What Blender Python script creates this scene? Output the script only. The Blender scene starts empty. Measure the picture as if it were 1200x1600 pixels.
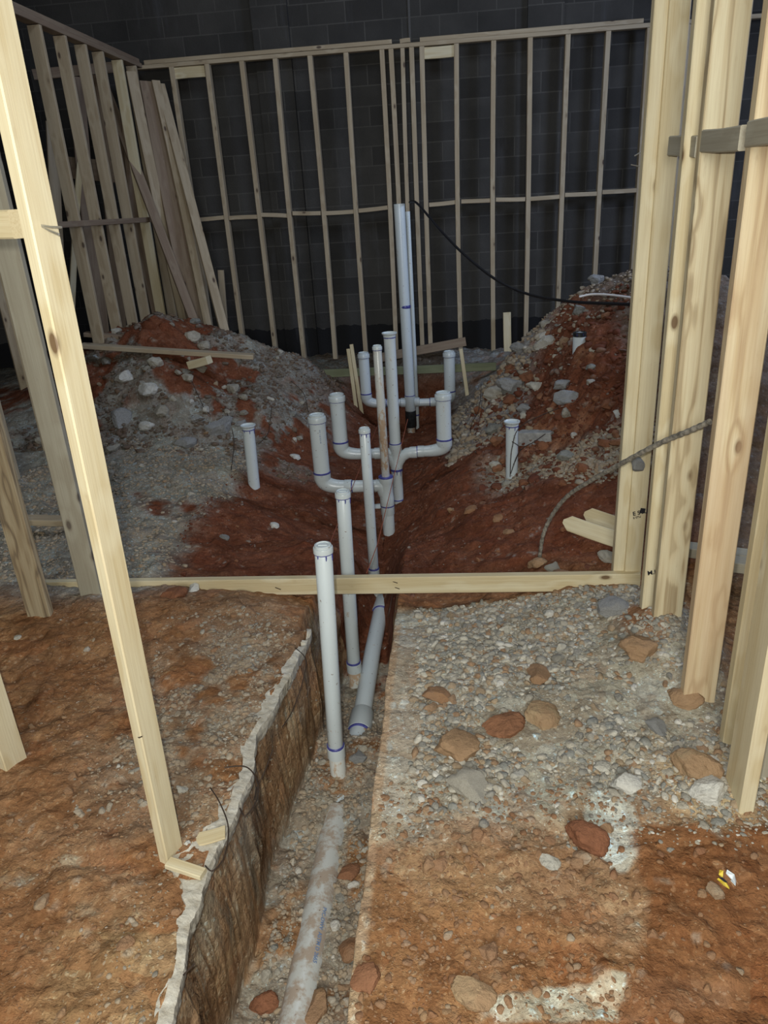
import bpy, math, random
import numpy as np
from mathutils import Vector, Matrix

random.seed(7); RNG = np.random.default_rng(11)
C = bpy.context.scene.collection
SC = bpy.context.scene

# ------------------------------------------------------------------ camera
FPX = 1145.0
CAM_H = 1.85
dn = np.array([170., 2700., FPX]); dn /= np.linalg.norm(dn)          # world down, in camera axes (x right, y down, z forward)
fw = np.array([95., -492., FPX]); fw -= dn * fw.dot(dn); fw /= np.linalg.norm(fw)
rt = np.cross(dn, fw)
R3 = np.array([rt, fw, -dn])                                         # camera -> world rows
cam_d = bpy.data.cameras.new('camera'); cam = bpy.data.objects.new('camera', cam_d); C.objects.link(cam)
cam_d.sensor_fit = 'VERTICAL'; cam_d.sensor_height = 36.0; cam_d.lens = FPX / 1600 * 36
cam_d.clip_start = 0.05; cam_d.clip_end = 60
Mx = Matrix.Identity(4)
for i in range(3):
    Mx[i][0] = R3[i][0]; Mx[i][1] = -R3[i][1]; Mx[i][2] = -R3[i][2]
Mx[2][3] = CAM_H
cam.matrix_world = Mx
SC.camera = cam

# ------------------------------------------------------------------ light, world, exposure
SC.view_settings.view_transform = 'Standard'; SC.view_settings.look = 'None'
SC.view_settings.gamma = 1; SC.view_settings.exposure = 0.22; SC.view_settings.use_curve_mapping = False
w = bpy.data.worlds.new('world'); SC.world = w; w.use_nodes = True
w.node_tree.nodes['Background'].inputs[0].default_value = (0.65, 0.70, 0.85, 1)
w.node_tree.nodes['Background'].inputs[1].default_value = 0.022

def lamp(name, kind, loc, target, energy, color, size=0.05, size_y=None):
    l = bpy.data.lights.new(name, kind); l.energy = energy; l.color = color
    if kind == 'AREA':
        l.size = size
        if size_y: l.shape = 'RECTANGLE'; l.size_y = size_y
    else:
        l.shadow_soft_size = size
    o = bpy.data.objects.new(name, l); C.objects.link(o); o.location = loc
    o.rotation_euler = (Vector(target) - Vector(loc)).to_track_quat('-Z', 'Y').to_euler()
    return o
lamp('flash_lamp', 'POINT', (-0.05, 0.0, 1.90), (0, 5, 1), 125, (1.0, 0.97, 0.89), 0.02)
lamp('rear_fill_lamp', 'POINT', (-0.15, -2.6, 2.7), (0, 5, 1), 560, (0.97, 0.98, 0.94), 0.9)  # unseen fill added behind the camera to even out the flash falloff
lamp('daylight_opening', 'AREA', (4.2, 5.6, 3.0), (-3.3, 7.8, 0.6), 85, (0.55, 0.68, 1.0), 1.2)
lamp('overhead_fill', 'AREA', (-0.5, 5.0, 5.2), (-0.2, 6.3, 0.0), 50, (0.74, 0.84, 1.0), 2.0)  # unseen cool fill added above the pit to brighten pipes and far parts

# ------------------------------------------------------------------ pixel helpers (frame 1200x1600)
def ray(px, py): return R3 @ np.array([px - 600., py - 800., FPX])
def at(px, py, Y):
    r = ray(px, py); t = Y / r[1]; return Vector((r[0]*t, Y, CAM_H + r[2]*t))
def atz(px, py, z):
    r = ray(px, py); t = (z - CAM_H) / r[2]; return Vector((r[0]*t, r[1]*t, z))
def atx(px, py, X):
    r = ray(px, py); t = X / r[0]; return Vector((X, r[1]*t, CAM_H + r[2]*t))
def size_at(n, px, py, Y):
    r = ray(px, py); return n / FPX * (FPX * Y / r[1])               # metres spanned by n pixels there

# ------------------------------------------------------------------ materials
def mat(name):
    m = bpy.data.materials.new(name); m.use_nodes = True
    nt = m.node_tree; b = nt.nodes['Principled BSDF']; return m, nt, b
def N(nt, t, **kw):
    n = nt.nodes.new(t)
    for k, v in kw.items(): setattr(n, k, v)
    return n
def ramp(nt, fac, stops, interp='LINEAR'):
    r = N(nt, 'ShaderNodeValToRGB'); r.color_ramp.interpolation = interp
    e = r.color_ramp.elements
    while len(e) < len(stops): e.new(0.5)
    for i, (p, c) in enumerate(stops):
        e[i].position = p; e[i].color = (*c, 1) if len(c) == 3 else c
    nt.links.new(fac, r.inputs[0]); return r.outputs[0]
def noise(nt, vec, scale, detail=4, rough=0.6, dist=0.0):
    n = N(nt, 'ShaderNodeTexNoise'); n.inputs['Scale'].default_value = scale
    n.inputs['Detail'].default_value = detail; n.inputs['Roughness'].default_value = rough
    n.inputs['Distortion'].default_value = dist
    nt.links.new(vec, n.inputs['Vector']); return n.outputs['Fac']
def mix(nt, fac, a, b, mode='MIX'):
    m = N(nt, 'ShaderNodeMix', data_type='RGBA', blend_type=mode)
    for v, i in ((fac, 0), (a, 6), (b, 7)):
        if isinstance(v, (int, float)): m.inputs[i].default_value = v
        elif isinstance(v, tuple): m.inputs[i].default_value = (*v, 1)
        else: nt.links.new(v, m.inputs[i])
    return m.outputs[2]
def math_(nt, op, a, b=None):
    m = N(nt, 'ShaderNodeMath', operation=op)
    for v, i in ((a, 0), (b, 1)):
        if v is None: continue
        if isinstance(v, (int, float)): m.inputs[i].default_value = v
        else: nt.links.new(v, m.inputs[i])
    return m.outputs[0]
def bump(nt, b, h, strength, dist, prev=None):
    n = N(nt, 'ShaderNodeBump'); n.inputs['Strength'].default_value = strength; n.inputs['Distance'].default_value = dist
    nt.links.new(h, n.inputs['Height'])
    if prev is not None: nt.links.new(prev, n.inputs['Normal'])
    nt.links.new(n.outputs[0], b.inputs['Normal']); return n.outputs[0]
def mapping(nt, vec, scale=(1,1,1), loc=None):
    m = N(nt, 'ShaderNodeMapping'); m.inputs['Scale'].default_value = scale
    nt.links.new(vec, m.inputs['Vector'])
    if loc is not None: nt.links.new(loc, m.inputs['Location'])
    return m.outputs[0]

def wood_material(name, pale, mid, dark, grey=0.0, ring=1.0, gloss=0.5, line=None, stain=None):
    m, nt, b = mat(name)
    tc = N(nt, 'ShaderNodeTexCoord').outputs['Object']
    oi = N(nt, 'ShaderNodeObjectInfo').outputs['Random']
    off = N(nt, 'ShaderNodeCombineXYZ')
    nt.links.new(math_(nt, 'MULTIPLY', oi, 0.31), off.inputs[0]); nt.links.new(math_(nt, 'MULTIPLY', oi, 0.17), off.inputs[1])
    nt.links.new(math_(nt, 'MULTIPLY', oi, 53.0), off.inputs[2])
    v = mapping(nt, tc, (1, 1, 1), off.outputs[0])
    # knots: sparse stretched cells; the grain bends around them
    kv = mapping(nt, v, (9, 9, 4.2))
    vo = N(nt, 'ShaderNodeTexVoronoi'); vo.inputs['Scale'].default_value = 1.0; nt.links.new(kv, vo.inputs['Vector'])
    kd = vo.outputs['Distance']
    bend = ramp(nt, kd, [(0.0, (1,1,1)), (0.45, (0,0,0))])
    gv = mapping(nt, v, (1, 1, 0.055))
    n0 = noise(nt, gv, 9, 3, 0.5)
    ph = math_(nt, 'ADD', math_(nt, 'MULTIPLY', n0, 34.0 * ring), math_(nt, 'MULTIPLY', bend, 5.0))
    rings = math_(nt, 'SINE', ph)
    rr = ramp(nt, math_(nt, 'ADD', math_(nt, 'MULTIPLY', rings, 0.5), 0.5), [(0.0, pale), (0.72, mid), (1.0, line or mid)])
    fine = noise(nt, mapping(nt, v, (1, 1, 0.02)), 190, 3, 0.7)
    c = mix(nt, 0.32, rr, ramp(nt, fine, [(0.3, dark), (0.6, pale)]))
    blot = noise(nt, mapping(nt, v, (1, 1, 0.25)), 7, 4, 0.6)
    c = mix(nt, ramp(nt, blot, [(0.45, (0,0,0)), (0.75, (0.55,0.55,0.55))]), c, mid)
    spots = noise(nt, mapping(nt, v, (1, 1, 0.35)), 26, 3, 0.6)
    c = mix(nt, ramp(nt, spots, [(0.66, (0,0,0)), (0.8, (0.5,0.5,0.5))]), c, dark)
    kmask = ramp(nt, kd, [(0.085, (0.95,0.95,0.95)), (0.11, (0.45,0.45,0.45)), (0.16, (0,0,0))])
    ksep = N(nt, 'ShaderNodeSeparateColor'); nt.links.new(vo.outputs['Color'], ksep.inputs[0])
    kmask = math_(nt, 'MULTIPLY', kmask, math_(nt, 'GREATER_THAN', ksep.outputs[0], 0.4))
    c = mix(nt, kmask, c, (dark[0]*0.35, dark[1]*0.28, dark[2]*0.25))
    if stain:
        sn = noise(nt, mapping(nt, v, (1, 1, 0.12)), 11, 2, 0.4)
        c = mix(nt, ramp(nt, sn, [(0.50, (0,0,0)), (0.60, (0.45,0.45,0.45))]), c, stain)
    if grey: c = mix(nt, grey, c, (0.26, 0.26, 0.24))
    nt.links.new(c, b.inputs['Base Color'])
    b.inputs['Roughness'].default_value = gloss
    b.inputs['Specular IOR Level'].default_value = 0.35
    bump(nt, b, fine, 0.25, 0.002)
    return m
W_NEW = wood_material('pine_fresh', (0.70, 0.63, 0.43), (0.58, 0.48, 0.28), (0.42, 0.31, 0.17), ring=0.6)
W_GREY = wood_material('pine_greyed', (0.48, 0.45, 0.34), (0.38, 0.34, 0.24), (0.24, 0.19, 0.13), 0.25, ring=0.5)
W_GRAIN = wood_material('pine_grained', (0.50, 0.42, 0.27), (0.36, 0.27, 0.15), (0.20, 0.13, 0.07), 0.1, ring=1.5, line=(0.12, 0.08, 0.045))
W_LINED = wood_material('pine_lined', (0.70, 0.63, 0.43), (0.60, 0.50, 0.31), (0.42, 0.31, 0.17), ring=0.9, line=(0.30, 0.21, 0.11))
W_STAIN = wood_material('pine_stained', (0.72, 0.62, 0.42), (0.60, 0.47, 0.28), (0.42, 0.28, 0.15), ring=0.8, line=(0.40, 0.27, 0.15), stain=(0.54, 0.38, 0.23), gloss=0.42)
W_OLD = wood_material('pine_dull', (0.52, 0.43, 0.29), (0.40, 0.31, 0.19), (0.22, 0.15, 0.09), 0.1, ring=0.6, gloss=0.7)
W_BROWN = wood_material('pine_brown', (0.32, 0.24, 0.16), (0.25, 0.17, 0.11), (0.13, 0.085, 0.05), 0.1, ring=0.7, gloss=0.7)
W_GREEN = wood_material('treated_pine', (0.23, 0.25, 0.14), (0.17, 0.19, 0.10), (0.09, 0.10, 0.05), 0.1, ring=0.6, gloss=0.8)

def flat(name, col, rough=0.5, metal=0.0, nscale=None, col2=None, bstr=0):
    m, nt, b = mat(name)
    b.inputs['Roughness'].default_value = rough; b.inputs['Metallic'].default_value = metal
    if nscale:
        tc = N(nt, 'ShaderNodeTexCoord').outputs['Object']
        f = noise(nt, tc, nscale, 5, 0.65)
        nt.links.new(ramp(nt, f, [(0.35, col), (0.68, col2 or col)]), b.inputs['Base Color'])
        if bstr: bump(nt, b, f, bstr, 0.01)
    else: b.inputs['Base Color'].default_value = (*col, 1)
    return m
def pipe_material(name, col, dirt_lo, dirt_hi, dirt=(0.42, 0.27, 0.15)):
    m, nt, b = mat(name)
    tc = N(nt, 'ShaderNodeTexCoord').outputs['Object']
    oi = N(nt, 'ShaderNodeObjectInfo').outputs['Random']
    off = N(nt, 'ShaderNodeCombineXYZ'); nt.links.new(math_(nt, 'MULTIPLY', oi, 30.0), off.inputs[2])
    v = mapping(nt, tc, (1, 1, 1), off.outputs[0])
    f = noise(nt, mapping(nt, v, (1, 1, 0.45)), 16, 6, 0.7)
    g = noise(nt, v, 5, 3, 0.5)
    c = mix(nt, ramp(nt, f, [(dirt_lo, (0,0,0)), (dirt_hi, (0.85,0.85,0.85))]), mix(nt, g, col, tuple(x*0.88 for x in col)), dirt)
    sp = noise(nt, v, 60, 2, 0.5)
    c = mix(nt, ramp(nt, sp, [(0.70, (0,0,0)), (0.74, (0.7,0.7,0.7))]), c, (0.18, 0.10, 0.06))
    nt.links.new(c, b.inputs['Base Color'])
    b.inputs['Roughness'].default_value = 0.33
    nt.links.new(ramp(nt, f, [(dirt_lo, (0.3,0.3,0.3)), (dirt_hi, (0.9,0.9,0.9))]), b.inputs['Roughness'])
    return m
PVC = pipe_material('white_pvc', (0.66, 0.74, 0.76), 0.64, 0.72)
PVC_DIRTY = pipe_material('white_pvc_muddy', (0.60, 0.62, 0.58), 0.50, 0.56)
PVC_DUST = pipe_material('white_pvc_dusty', (0.55, 0.57, 0.54), 0.44, 0.56, (0.34, 0.26, 0.19))
FITTING = pipe_material('white_pvc_fitting', (0.60, 0.67, 0.68), 0.66, 0.76)
PRIMER = flat('purple_primer', (0.035, 0.045, 0.22), 0.35, 0, 60, (0.10, 0.10, 0.34))
INK = flat('blue_ink', (0.17, 0.24, 0.38), 0.6)
BLACKINK = flat('black_marker', (0.01, 0.01, 0.015), 0.6)
RUBBER = flat('black_rubber', (0.012, 0.014, 0.016), 0.35, 0, 40, (0.03, 0.035, 0.035), 0.3)
STEEL = flat('bare_steel', (0.45, 0.45, 0.43), 0.4, 0.8)
RUST = flat('rusty_wire', (0.07, 0.045, 0.03), 0.7, 0.3, 40, (0.03, 0.02, 0.015))
REBAR = flat('muddy_rebar', (0.36, 0.33, 0.27), 0.8, 0, 45, (0.07, 0.065, 0.055), 0.4)
CABLE = flat('black_cable', (0.01, 0.01, 0.012), 0.45)
WHITECABLE = flat('white_cable', (0.7, 0.7, 0.7), 0.5)
STRING = flat('red_string', (0.28, 0.07, 0.03), 0.8)
CONC = flat('broken_concrete', (0.40, 0.36, 0.28), 0.95, 0, 26, (0.60, 0.58, 0.50), 0.9)
CONCG = flat('grey_concrete_chunk', (0.24, 0.24, 0.23), 0.95, 0, 18, (0.42, 0.42, 0.40), 0.9)
PAPER = flat('white_paper', (0.75, 0.82, 0.84), 0.6)
YELLOW = flat('yellow_wrapper', (0.75, 0.50, 0.04), 0.35, 0, 60, (0.85, 0.7, 0.1))

def rock_material(name, stops, island=False, dust=None):
    m, nt, b = mat(name)
    if island:
        r = N(nt, 'ShaderNodeNewGeometry').outputs['Random Per Island']
    else:
        r = N(nt, 'ShaderNodeObjectInfo').outputs['Random']
    tc = N(nt, 'ShaderNodeNewGeometry').outputs['Position']
    c = ramp(nt, r, stops, 'CONSTANT')
    f = noise(nt, tc, 45 if island else 24, 5, 0.7)
    c = mix(nt, 0.55, c, ramp(nt, f, [(0.3, (0.35, 0.33, 0.3)), (0.7, (1.0, 1.0, 1.0))]), 'MULTIPLY')
    if dust is not None:
        g = noise(nt, tc, 7, 4, 0.7)
        c = mix(nt, ramp(nt, g, [(0.40, (0.15,0.15,0.15)), (0.56, (0.85,0.85,0.85))]), c, dust)
    nt.links.new(c, b.inputs['Base Color']); b.inputs['Roughness'].default_value = 0.85
    b.inputs['Specular IOR Level'].default_value = 0.2
    pb_ = bump(nt, b, noise(nt, tc, 26, 6, 0.75), 0.7, 0.02); bump(nt, b, noise(nt, tc, 110, 4, 0.7), 0.6, 0.005, pb_)
    return m
GREYS = [(0.0, (0.42,0.39,0.32)), (0.22, (0.33,0.315,0.27)), (0.4, (0.50,0.46,0.37)), (0.52, (0.31,0.31,0.275)),
         (0.64, (0.42,0.32,0.21)), (0.76, (0.58,0.55,0.46)), (0.86, (0.38,0.25,0.15)), (0.94, (0.66,0.64,0.57))]
BROWNS = [(0.0, (0.36,0.20,0.10)), (0.3, (0.31,0.155,0.075)), (0.55, (0.41,0.26,0.14)), (0.72, (0.43,0.34,0.23)),
          (0.82, (0.30,0.14,0.07)), (0.92, (0.52,0.45,0.34)), (0.97, (0.62,0.59,0.50))]
REDS = [(0.0, (0.16,0.055,0.03)), (0.4, (0.20,0.08,0.04)), (0.7, (0.30,0.18,0.12)), (0.92, (0.38,0.35,0.30))]
M_PEB_GREY = rock_material('gravel_grey', GREYS, True, (0.40, 0.31, 0.21))
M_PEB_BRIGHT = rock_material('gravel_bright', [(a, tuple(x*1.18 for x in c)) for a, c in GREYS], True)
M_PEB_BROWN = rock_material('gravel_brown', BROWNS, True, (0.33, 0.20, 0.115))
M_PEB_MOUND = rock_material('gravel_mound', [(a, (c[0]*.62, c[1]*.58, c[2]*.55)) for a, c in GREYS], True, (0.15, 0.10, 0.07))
M_PEB_RED = rock_material('gravel_red', REDS, True, (0.16, 0.055, 0.03))
M_ROCK_GREY = rock_material('rock_grey', GREYS)
M_ROCK_BROWN = rock_material('rock_brown', BROWNS, False, (0.33, 0.20, 0.115))
M_ROCK_RED = rock_material('rock_red', [(0.0,(0.29,0.125,0.065)),(0.5,(0.33,0.16,0.085))])
M_ROCK_WHITE = rock_material('rock_pale', [(0.0, (0.72, 0.71, 0.64)), (0.5, (0.60, 0.58, 0.50))])
M_ROCK_OCHRE = rock_material('rock_ochre', [(0.0, (0.46, 0.34, 0.20)), (0.5, (0.43, 0.28, 0.16))], False, (0.36,0.23,0.13))

def soil_material():
    m, nt, b = mat('soil')
    a = N(nt, 'ShaderNodeAttribute'); a.attribute_name = 'soil'
    pos = N(nt, 'ShaderNodeNewGeometry').outputs['Position']
    n1 = noise(nt, pos, 9, 6, 0.72); n2 = noise(nt, pos, 45, 5, 0.7); n3 = noise(nt, pos, 160, 3, 0.6)
    c = mix(nt, 0.75, a.outputs['Color'], ramp(nt, n1, [(0.25, (0.50,0.46,0.42)), (0.5, (0.95,0.95,0.95)), (0.8, (1.3,1.28,1.25))]), 'MULTIPLY')
    c = mix(nt, 0.6, c, ramp(nt, n2, [(0.3, (0.55,0.5,0.46)), (0.7, (1.25,1.25,1.22))]), 'MULTIPLY')
    nz = N(nt, 'ShaderNodeTexNoise'); nz.inputs['Scale'].default_value = 16; nz.inputs['Detail'].default_value = 4; nt.links.new(pos, nz.inputs['Vector'])
    sub = N(nt, 'ShaderNodeVectorMath', operation='SUBTRACT'); nt.links.new(nz.outputs['Color'], sub.inputs[0]); sub.inputs[1].default_value = (0.5, 0.5, 0.5)
    scl = N(nt, 'ShaderNodeVectorMath', operation='SCALE'); nt.links.new(sub.outputs[0], scl.inputs[0]); scl.inputs['Scale'].default_value = 0.055
    add = N(nt, 'ShaderNodeVectorMath', operation='ADD'); nt.links.new(pos, add.inputs[0]); nt.links.new(scl.outputs[0], add.inputs[1]); wp = add.outputs[0]
    hs = []
    # embedded clods and stones of several sizes, each with its own tint
    for (sc_, thr, stops, amt) in ((9, 0.0, [(0.0,(0.78,0.72,0.66)),(0.35,(1.0,1.0,1.0)),(0.6,(1.12,1.2,1.22)),(0.8,(1.02,0.86,0.78)),(0.92,(1.2,1.35,1.5))], 0.55),
                                   (24, 0.25, [(0.25,(0.8,0.76,0.72)),(0.5,(1.05,1.1,1.1)),(0.7,(1.2,1.35,1.45)),(0.85,(0.82,0.7,0.62)),(0.94,(1.35,1.7,2.1))], 0.6),
                                   (60, 0.4, [(0.4,(0.75,0.72,0.7)),(0.6,(1.15,1.2,1.2)),(0.8,(1.3,1.5,1.65)),(0.92,(1.6,2.1,2.7))], 0.6),
                                   (140, 0.5, [(0.5,(0.8,0.78,0.75)),(0.7,(1.2,1.25,1.25)),(0.9,(1.6,2.1,2.6))], 0.6)):
        vo = N(nt, 'ShaderNodeTexVoronoi'); vo.inputs['Scale'].default_value = sc_; nt.links.new(wp, vo.inputs['Vector'])
        sep = N(nt, 'ShaderNodeSeparateColor'); nt.links.new(vo.outputs['Color'], sep.inputs[0])
        pick = math_(nt, 'MULTIPLY', math_(nt, 'GREATER_THAN', sep.outputs[0], thr), amt)
        if thr:
            edge = ramp(nt, vo.outputs['Distance'], [(0.30, (1,1,1)), (0.48, (0,0,0))]); pick = math_(nt, 'MULTIPLY', pick, edge)
        tint = ramp(nt, sep.outputs[0], stops, 'CONSTANT')
        c = mix(nt, pick, c, mix(nt, 1.0, c, tint, 'MULTIPLY'))
        hs.append((math_(nt, 'MULTIPLY', math_(nt, 'SUBTRACT', 0.5, vo.outputs['Distance']), pick), sc_))
    nt.links.new(c, b.inputs['Base Color'])
    b.inputs['Roughness'].default_value = 0.95; b.inputs['Specular IOR Level'].default_value = 0.15
    p = bump(nt, b, n1, 0.5, 0.03)
    for h, sc_ in hs: p = bump(nt, b, h, 0.6, 0.45/sc_, p)
    p = bump(nt, b, n2, 0.7, 0.012, p); bump(nt, b, n3, 0.5, 0.003, p)
    return m
SOIL = soil_material()

def block_material():
    m, nt, b = mat('concrete_block_wall')
    pos = N(nt, 'ShaderNodeNewGeometry').outputs['Position']
    s = N(nt, 'ShaderNodeSeparateXYZ'); nt.links.new(pos, s.inputs[0])
    cb = N(nt, 'ShaderNodeCombineXYZ')
    nt.links.new(math_(nt, 'ADD', s.outputs[0], s.outputs[1]), cb.inputs[0]); nt.links.new(s.outputs[2], cb.inputs[1])
    br = N(nt, 'ShaderNodeTexBrick'); nt.links.new(cb.outputs[0], br.inputs['Vector'])
    br.inputs['Scale'].default_value = 1; br.inputs['Brick Width'].default_value = 0.4064; br.inputs['Row Height'].default_value = 0.2032
    br.inputs['Mortar Size'].default_value = 0.006; br.inputs['Bias'].default_value = 0.0
    br.inputs['Color1'].default_value = (0.036, 0.034, 0.031, 1); br.inputs['Color2'].default_value = (0.062, 0.059, 0.053, 1)
    br.inputs['Mortar'].default_value = (0.082, 0.078, 0.070, 1)
    n1 = noise(nt, pos, 1.3, 5, 0.6)
    c = mix(nt, 0.8, br.outputs['Color'], ramp(nt, n1, [(0.3, (0.5,0.5,0.5)), (0.7, (1.25,1.25,1.25))]), 'MULTIPLY')
    # black band along the foot of the wall with a ragged top
    h = math_(nt, 'ADD', s.outputs[2], math_(nt, 'MULTIPLY', noise(nt, pos, 4, 4, 0.6), -0.14))
    c = mix(nt, math_(nt, 'LESS_THAN', h, 0.36), c, (0.006, 0.006, 0.007))
    # salt streaks
    ef = noise(nt, mapping(nt, pos, (2.2, 1, 0.35)), 2.0, 4, 0.6)
    c = mix(nt, ramp(nt, ef, [(0.62, (0,0,0)), (0.8, (0.35,0.35,0.35))]), c, (0.13, 0.135, 0.15))
    nt.links.new(c, b.inputs['Base Color']); b.inputs['Roughness'].default_value = 0.9
    bump(nt, b, noise(nt, pos, 60, 4, 0.6), 0.4, 0.01)
    return m
BLOCK = block_material()
DARKSHEET = flat('dark_sheathing', (0.035, 0.035, 0.04), 0.9, 0, 1.5, (0.06, 0.06, 0.065))

# ------------------------------------------------------------------ object helpers
def setp(o, label=None, cat=None, group=None, kind=None):
    if label: o['label'] = label
    if cat: o['category'] = cat
    if group: o['group'] = group
    if kind: o['kind'] = kind
    return o
def mesh_obj(name, verts, faces, material, parent=None, smooth=True, loc=None):
    me = bpy.data.meshes.new(name); me.from_pydata([tuple(v) for v in verts], [], faces); me.update()
    if smooth: me.polygons.foreach_set('use_smooth', [True]*len(me.polygons))
    me.materials.append(material)
    o = bpy.data.objects.new(name, me); C.objects.link(o)
    if loc is not None: o.location = loc
    if parent: o.parent = parent
    return o
def thing(name, loc, label, cat, group=None):
    o = bpy.data.objects.new(name, None); C.objects.link(o); o.location = loc; o.empty_display_size = 0.05
    return setp(o, label, cat, group)
def box(name, lo, hi, material, parent=None):
    (a, b_, c), (d, e, f) = lo, hi
    v = [(a,b_,c),(d,b_,c),(d,e,c),(a,e,c),(a,b_,f),(d,b_,f),(d,e,f),(a,e,f)]
    return mesh_obj(name, v, [(0,3,2,1),(4,5,6,7),(0,1,5,4),(1,2,6,5),(2,3,7,6),(3,0,4,7)], material, parent, False)

def board(name, p0, p1, wx, ty, xdir, material, label=None, cat=None, group=None, parent=None, bow=0.003, seg=10, seed=None, point=0.0, miter=0.0):
    """timber from p0 to p1; wx = size along xdir, ty = size along the third axis"""
    rs = random.Random(seed if seed is not None else hash((round(p0[0],3), round(p0[1],3), round(p0[2],3))) & 0xffff)
    p0, p1 = Vector(p0), Vector(p1); z = (p1 - p0); L = z.length; z.normalize()
    x = Vector(xdir); x = (x - z*x.dot(z)).normalized(); y = z.cross(x)
    ch = min(0.0035, wx*0.15, ty*0.15); a, b_ = wx/2, ty/2
    prof = [(-a+ch,-b_),(a-ch,-b_),(a,-b_+ch),(a,b_-ch),(a-ch,b_),(-a+ch,b_),(-a,b_-ch),(-a,-b_+ch)]
    vs, fs = [], []
    ph = rs.uniform(0, 6.28); k = rs.uniform(-1, 1)
    for i in range(seg+1):
        t = i/seg; s = 1.0
        bx = bow*math.sin(math.pi*t)*k; by = bow*0.7*math.sin(math.pi*t + ph*0.1)*rs.uniform(0.7, 1)*k
        for (u, v) in prof:
            zz = L*t
            if i == 0 and miter: zz += miter*(0.5 + u/wx)
            sc = 1.0
            if i == 0 and point: sc = 0.25
            if i == 1 and point: zz = min(zz, point)
            vs.append((u*sc+bx, v*(1 if not(point and i == 0) else 1)+by, zz))
    n = 8
    for i in range(seg):
        for j in range(n):
            fs.append((i*n+j, i*n+(j+1)%n, (i+1)*n+(j+1)%n, (i+1)*n+j))
    fs.append(tuple(reversed(range(n)))); fs.append(tuple(range(seg*n, seg*n+n)))
    o = mesh_obj(name, vs, fs, material, parent, False)
    M = Matrix((x, y, z)).transposed().to_4x4(); M.translation = p0; o.matrix_world = M
    if label: setp(o, label, cat, group)
    return o

def lathe(name, prof, p, axis, material, parent=None, n=28):
    """profile (r, h) turned about an axis starting at p"""
    z = Vector(axis).normalized(); q = Vector((0,0,1)).rotation_difference(z)
    vs, fs = [], []
    for (r, h) in prof:
        for j in range(n):
            t = 2*math.pi*j/n; vs.append(q @ Vector((r*math.cos(t), r*math.sin(t), h)))
    for i in range(len(prof)-1):
        for j in range(n): fs.append((i*n+j, i*n+(j+1)%n, (i+1)*n+(j+1)%n, (i+1)*n+j))
    fs.append(tuple(reversed(range(n)))); m = len(prof)-1; fs.append(tuple(range(m*n, m*n+n)))
    off = Vector(p) - (parent.location if parent else Vector())
    o = mesh_obj(name, vs, fs, material, parent, True, off if parent else p)
    o.data.set_sharp_from_angle(angle=math.radians(38))
    return o
def sweep(name, pts, rad, material, parent=None, n=20, caps=True):
    pts = [Vector(p) for p in pts]; o0 = parent.location if parent else Vector()
    vs, fs = [], []; up = None
    for i, p in enumerate(pts):
        t = (pts[min(i+1, len(pts)-1)] - pts[max(i-1, 0)]).normalized()
        if up is None:
            up = Vector((0,1,0)) if abs(t.y) < 0.9 else Vector((0,0,1))
        up = (up - t*up.dot(t)).normalized(); s = t.cross(up)
        r = rad[i] if isinstance(rad, (list, tuple)) else rad
        for j in range(n):
            a = 2*math.pi*j/n; vs.append(p - o0 + up*(r*math.cos(a)) + s*(r*math.sin(a)))
    for i in range(len(pts)-1):
        for j in range(n): fs.append((i*n+j, i*n+(j+1)%n, (i+1)*n+(j+1)%n, (i+1)*n+j))
    if caps:
        fs.append(tuple(reversed(range(n)))); fs.append(tuple(range((len(pts)-1)*n, len(pts)*n)))
    o = mesh_obj(name, vs, fs, material, parent)
    o.data.set_sharp_from_angle(angle=math.radians(50))
    return o
def spline(pts, k=8):
    P = [Vector(p) for p in pts]; out = []
    for i in range(len(P)-1):
        a, b_, c, d = P[max(i-1,0)], P[i], P[i+1], P[min(i+2,len(P)-1)]
        for j in range(k):
            t = j/k
            out.append(0.5*((2*b_) + (c-a)*t + (2*a-5*b_+4*c-d)*t*t + (3*b_-a-3*c+d)*t**3))
    out.append(P[-1]); return out

# ------------------------------------------------------------------ numpy noise
def _hash(ix, iy, seed):
    h = (ix.astype(np.int64)*374761393 + iy.astype(np.int64)*668265263 + seed*1442695041) & 0x7fffffff
    h = ((h ^ (h >> 13)) * 1274126177) & 0x7fffffff
    return ((h ^ (h >> 16)) & 0xffff) / 65535.0
def vnoise(x, y, seed=0):
    ix, iy = np.floor(x), np.floor(y); fx, fy = x-ix, y-iy
    fx = fx*fx*(3-2*fx); fy = fy*fy*(3-2*fy)
    a = _hash(ix, iy, seed); b_ = _hash(ix+1, iy, seed); c = _hash(ix, iy+1, seed); d = _hash(ix+1, iy+1, seed)
    return (a*(1-fx)+b_*fx)*(1-fy) + (c*(1-fx)+d*fx)*fy
def fbm(x, y, scale, octv=4, seed=0, gain=0.5):
    s = 0; a = 1; tot = 0
    for o in range(octv):
        s = s + a*(vnoise(x*scale*2**o + 17*o, y*scale*2**o - 9*o, seed+o)-0.5); tot += a; a *= gain
    return s/tot*2
def sstep(a, b_, x):
    t = np.clip((x-a)/(b_-a), 0, 1); return t*t*(3-2*t)

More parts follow.
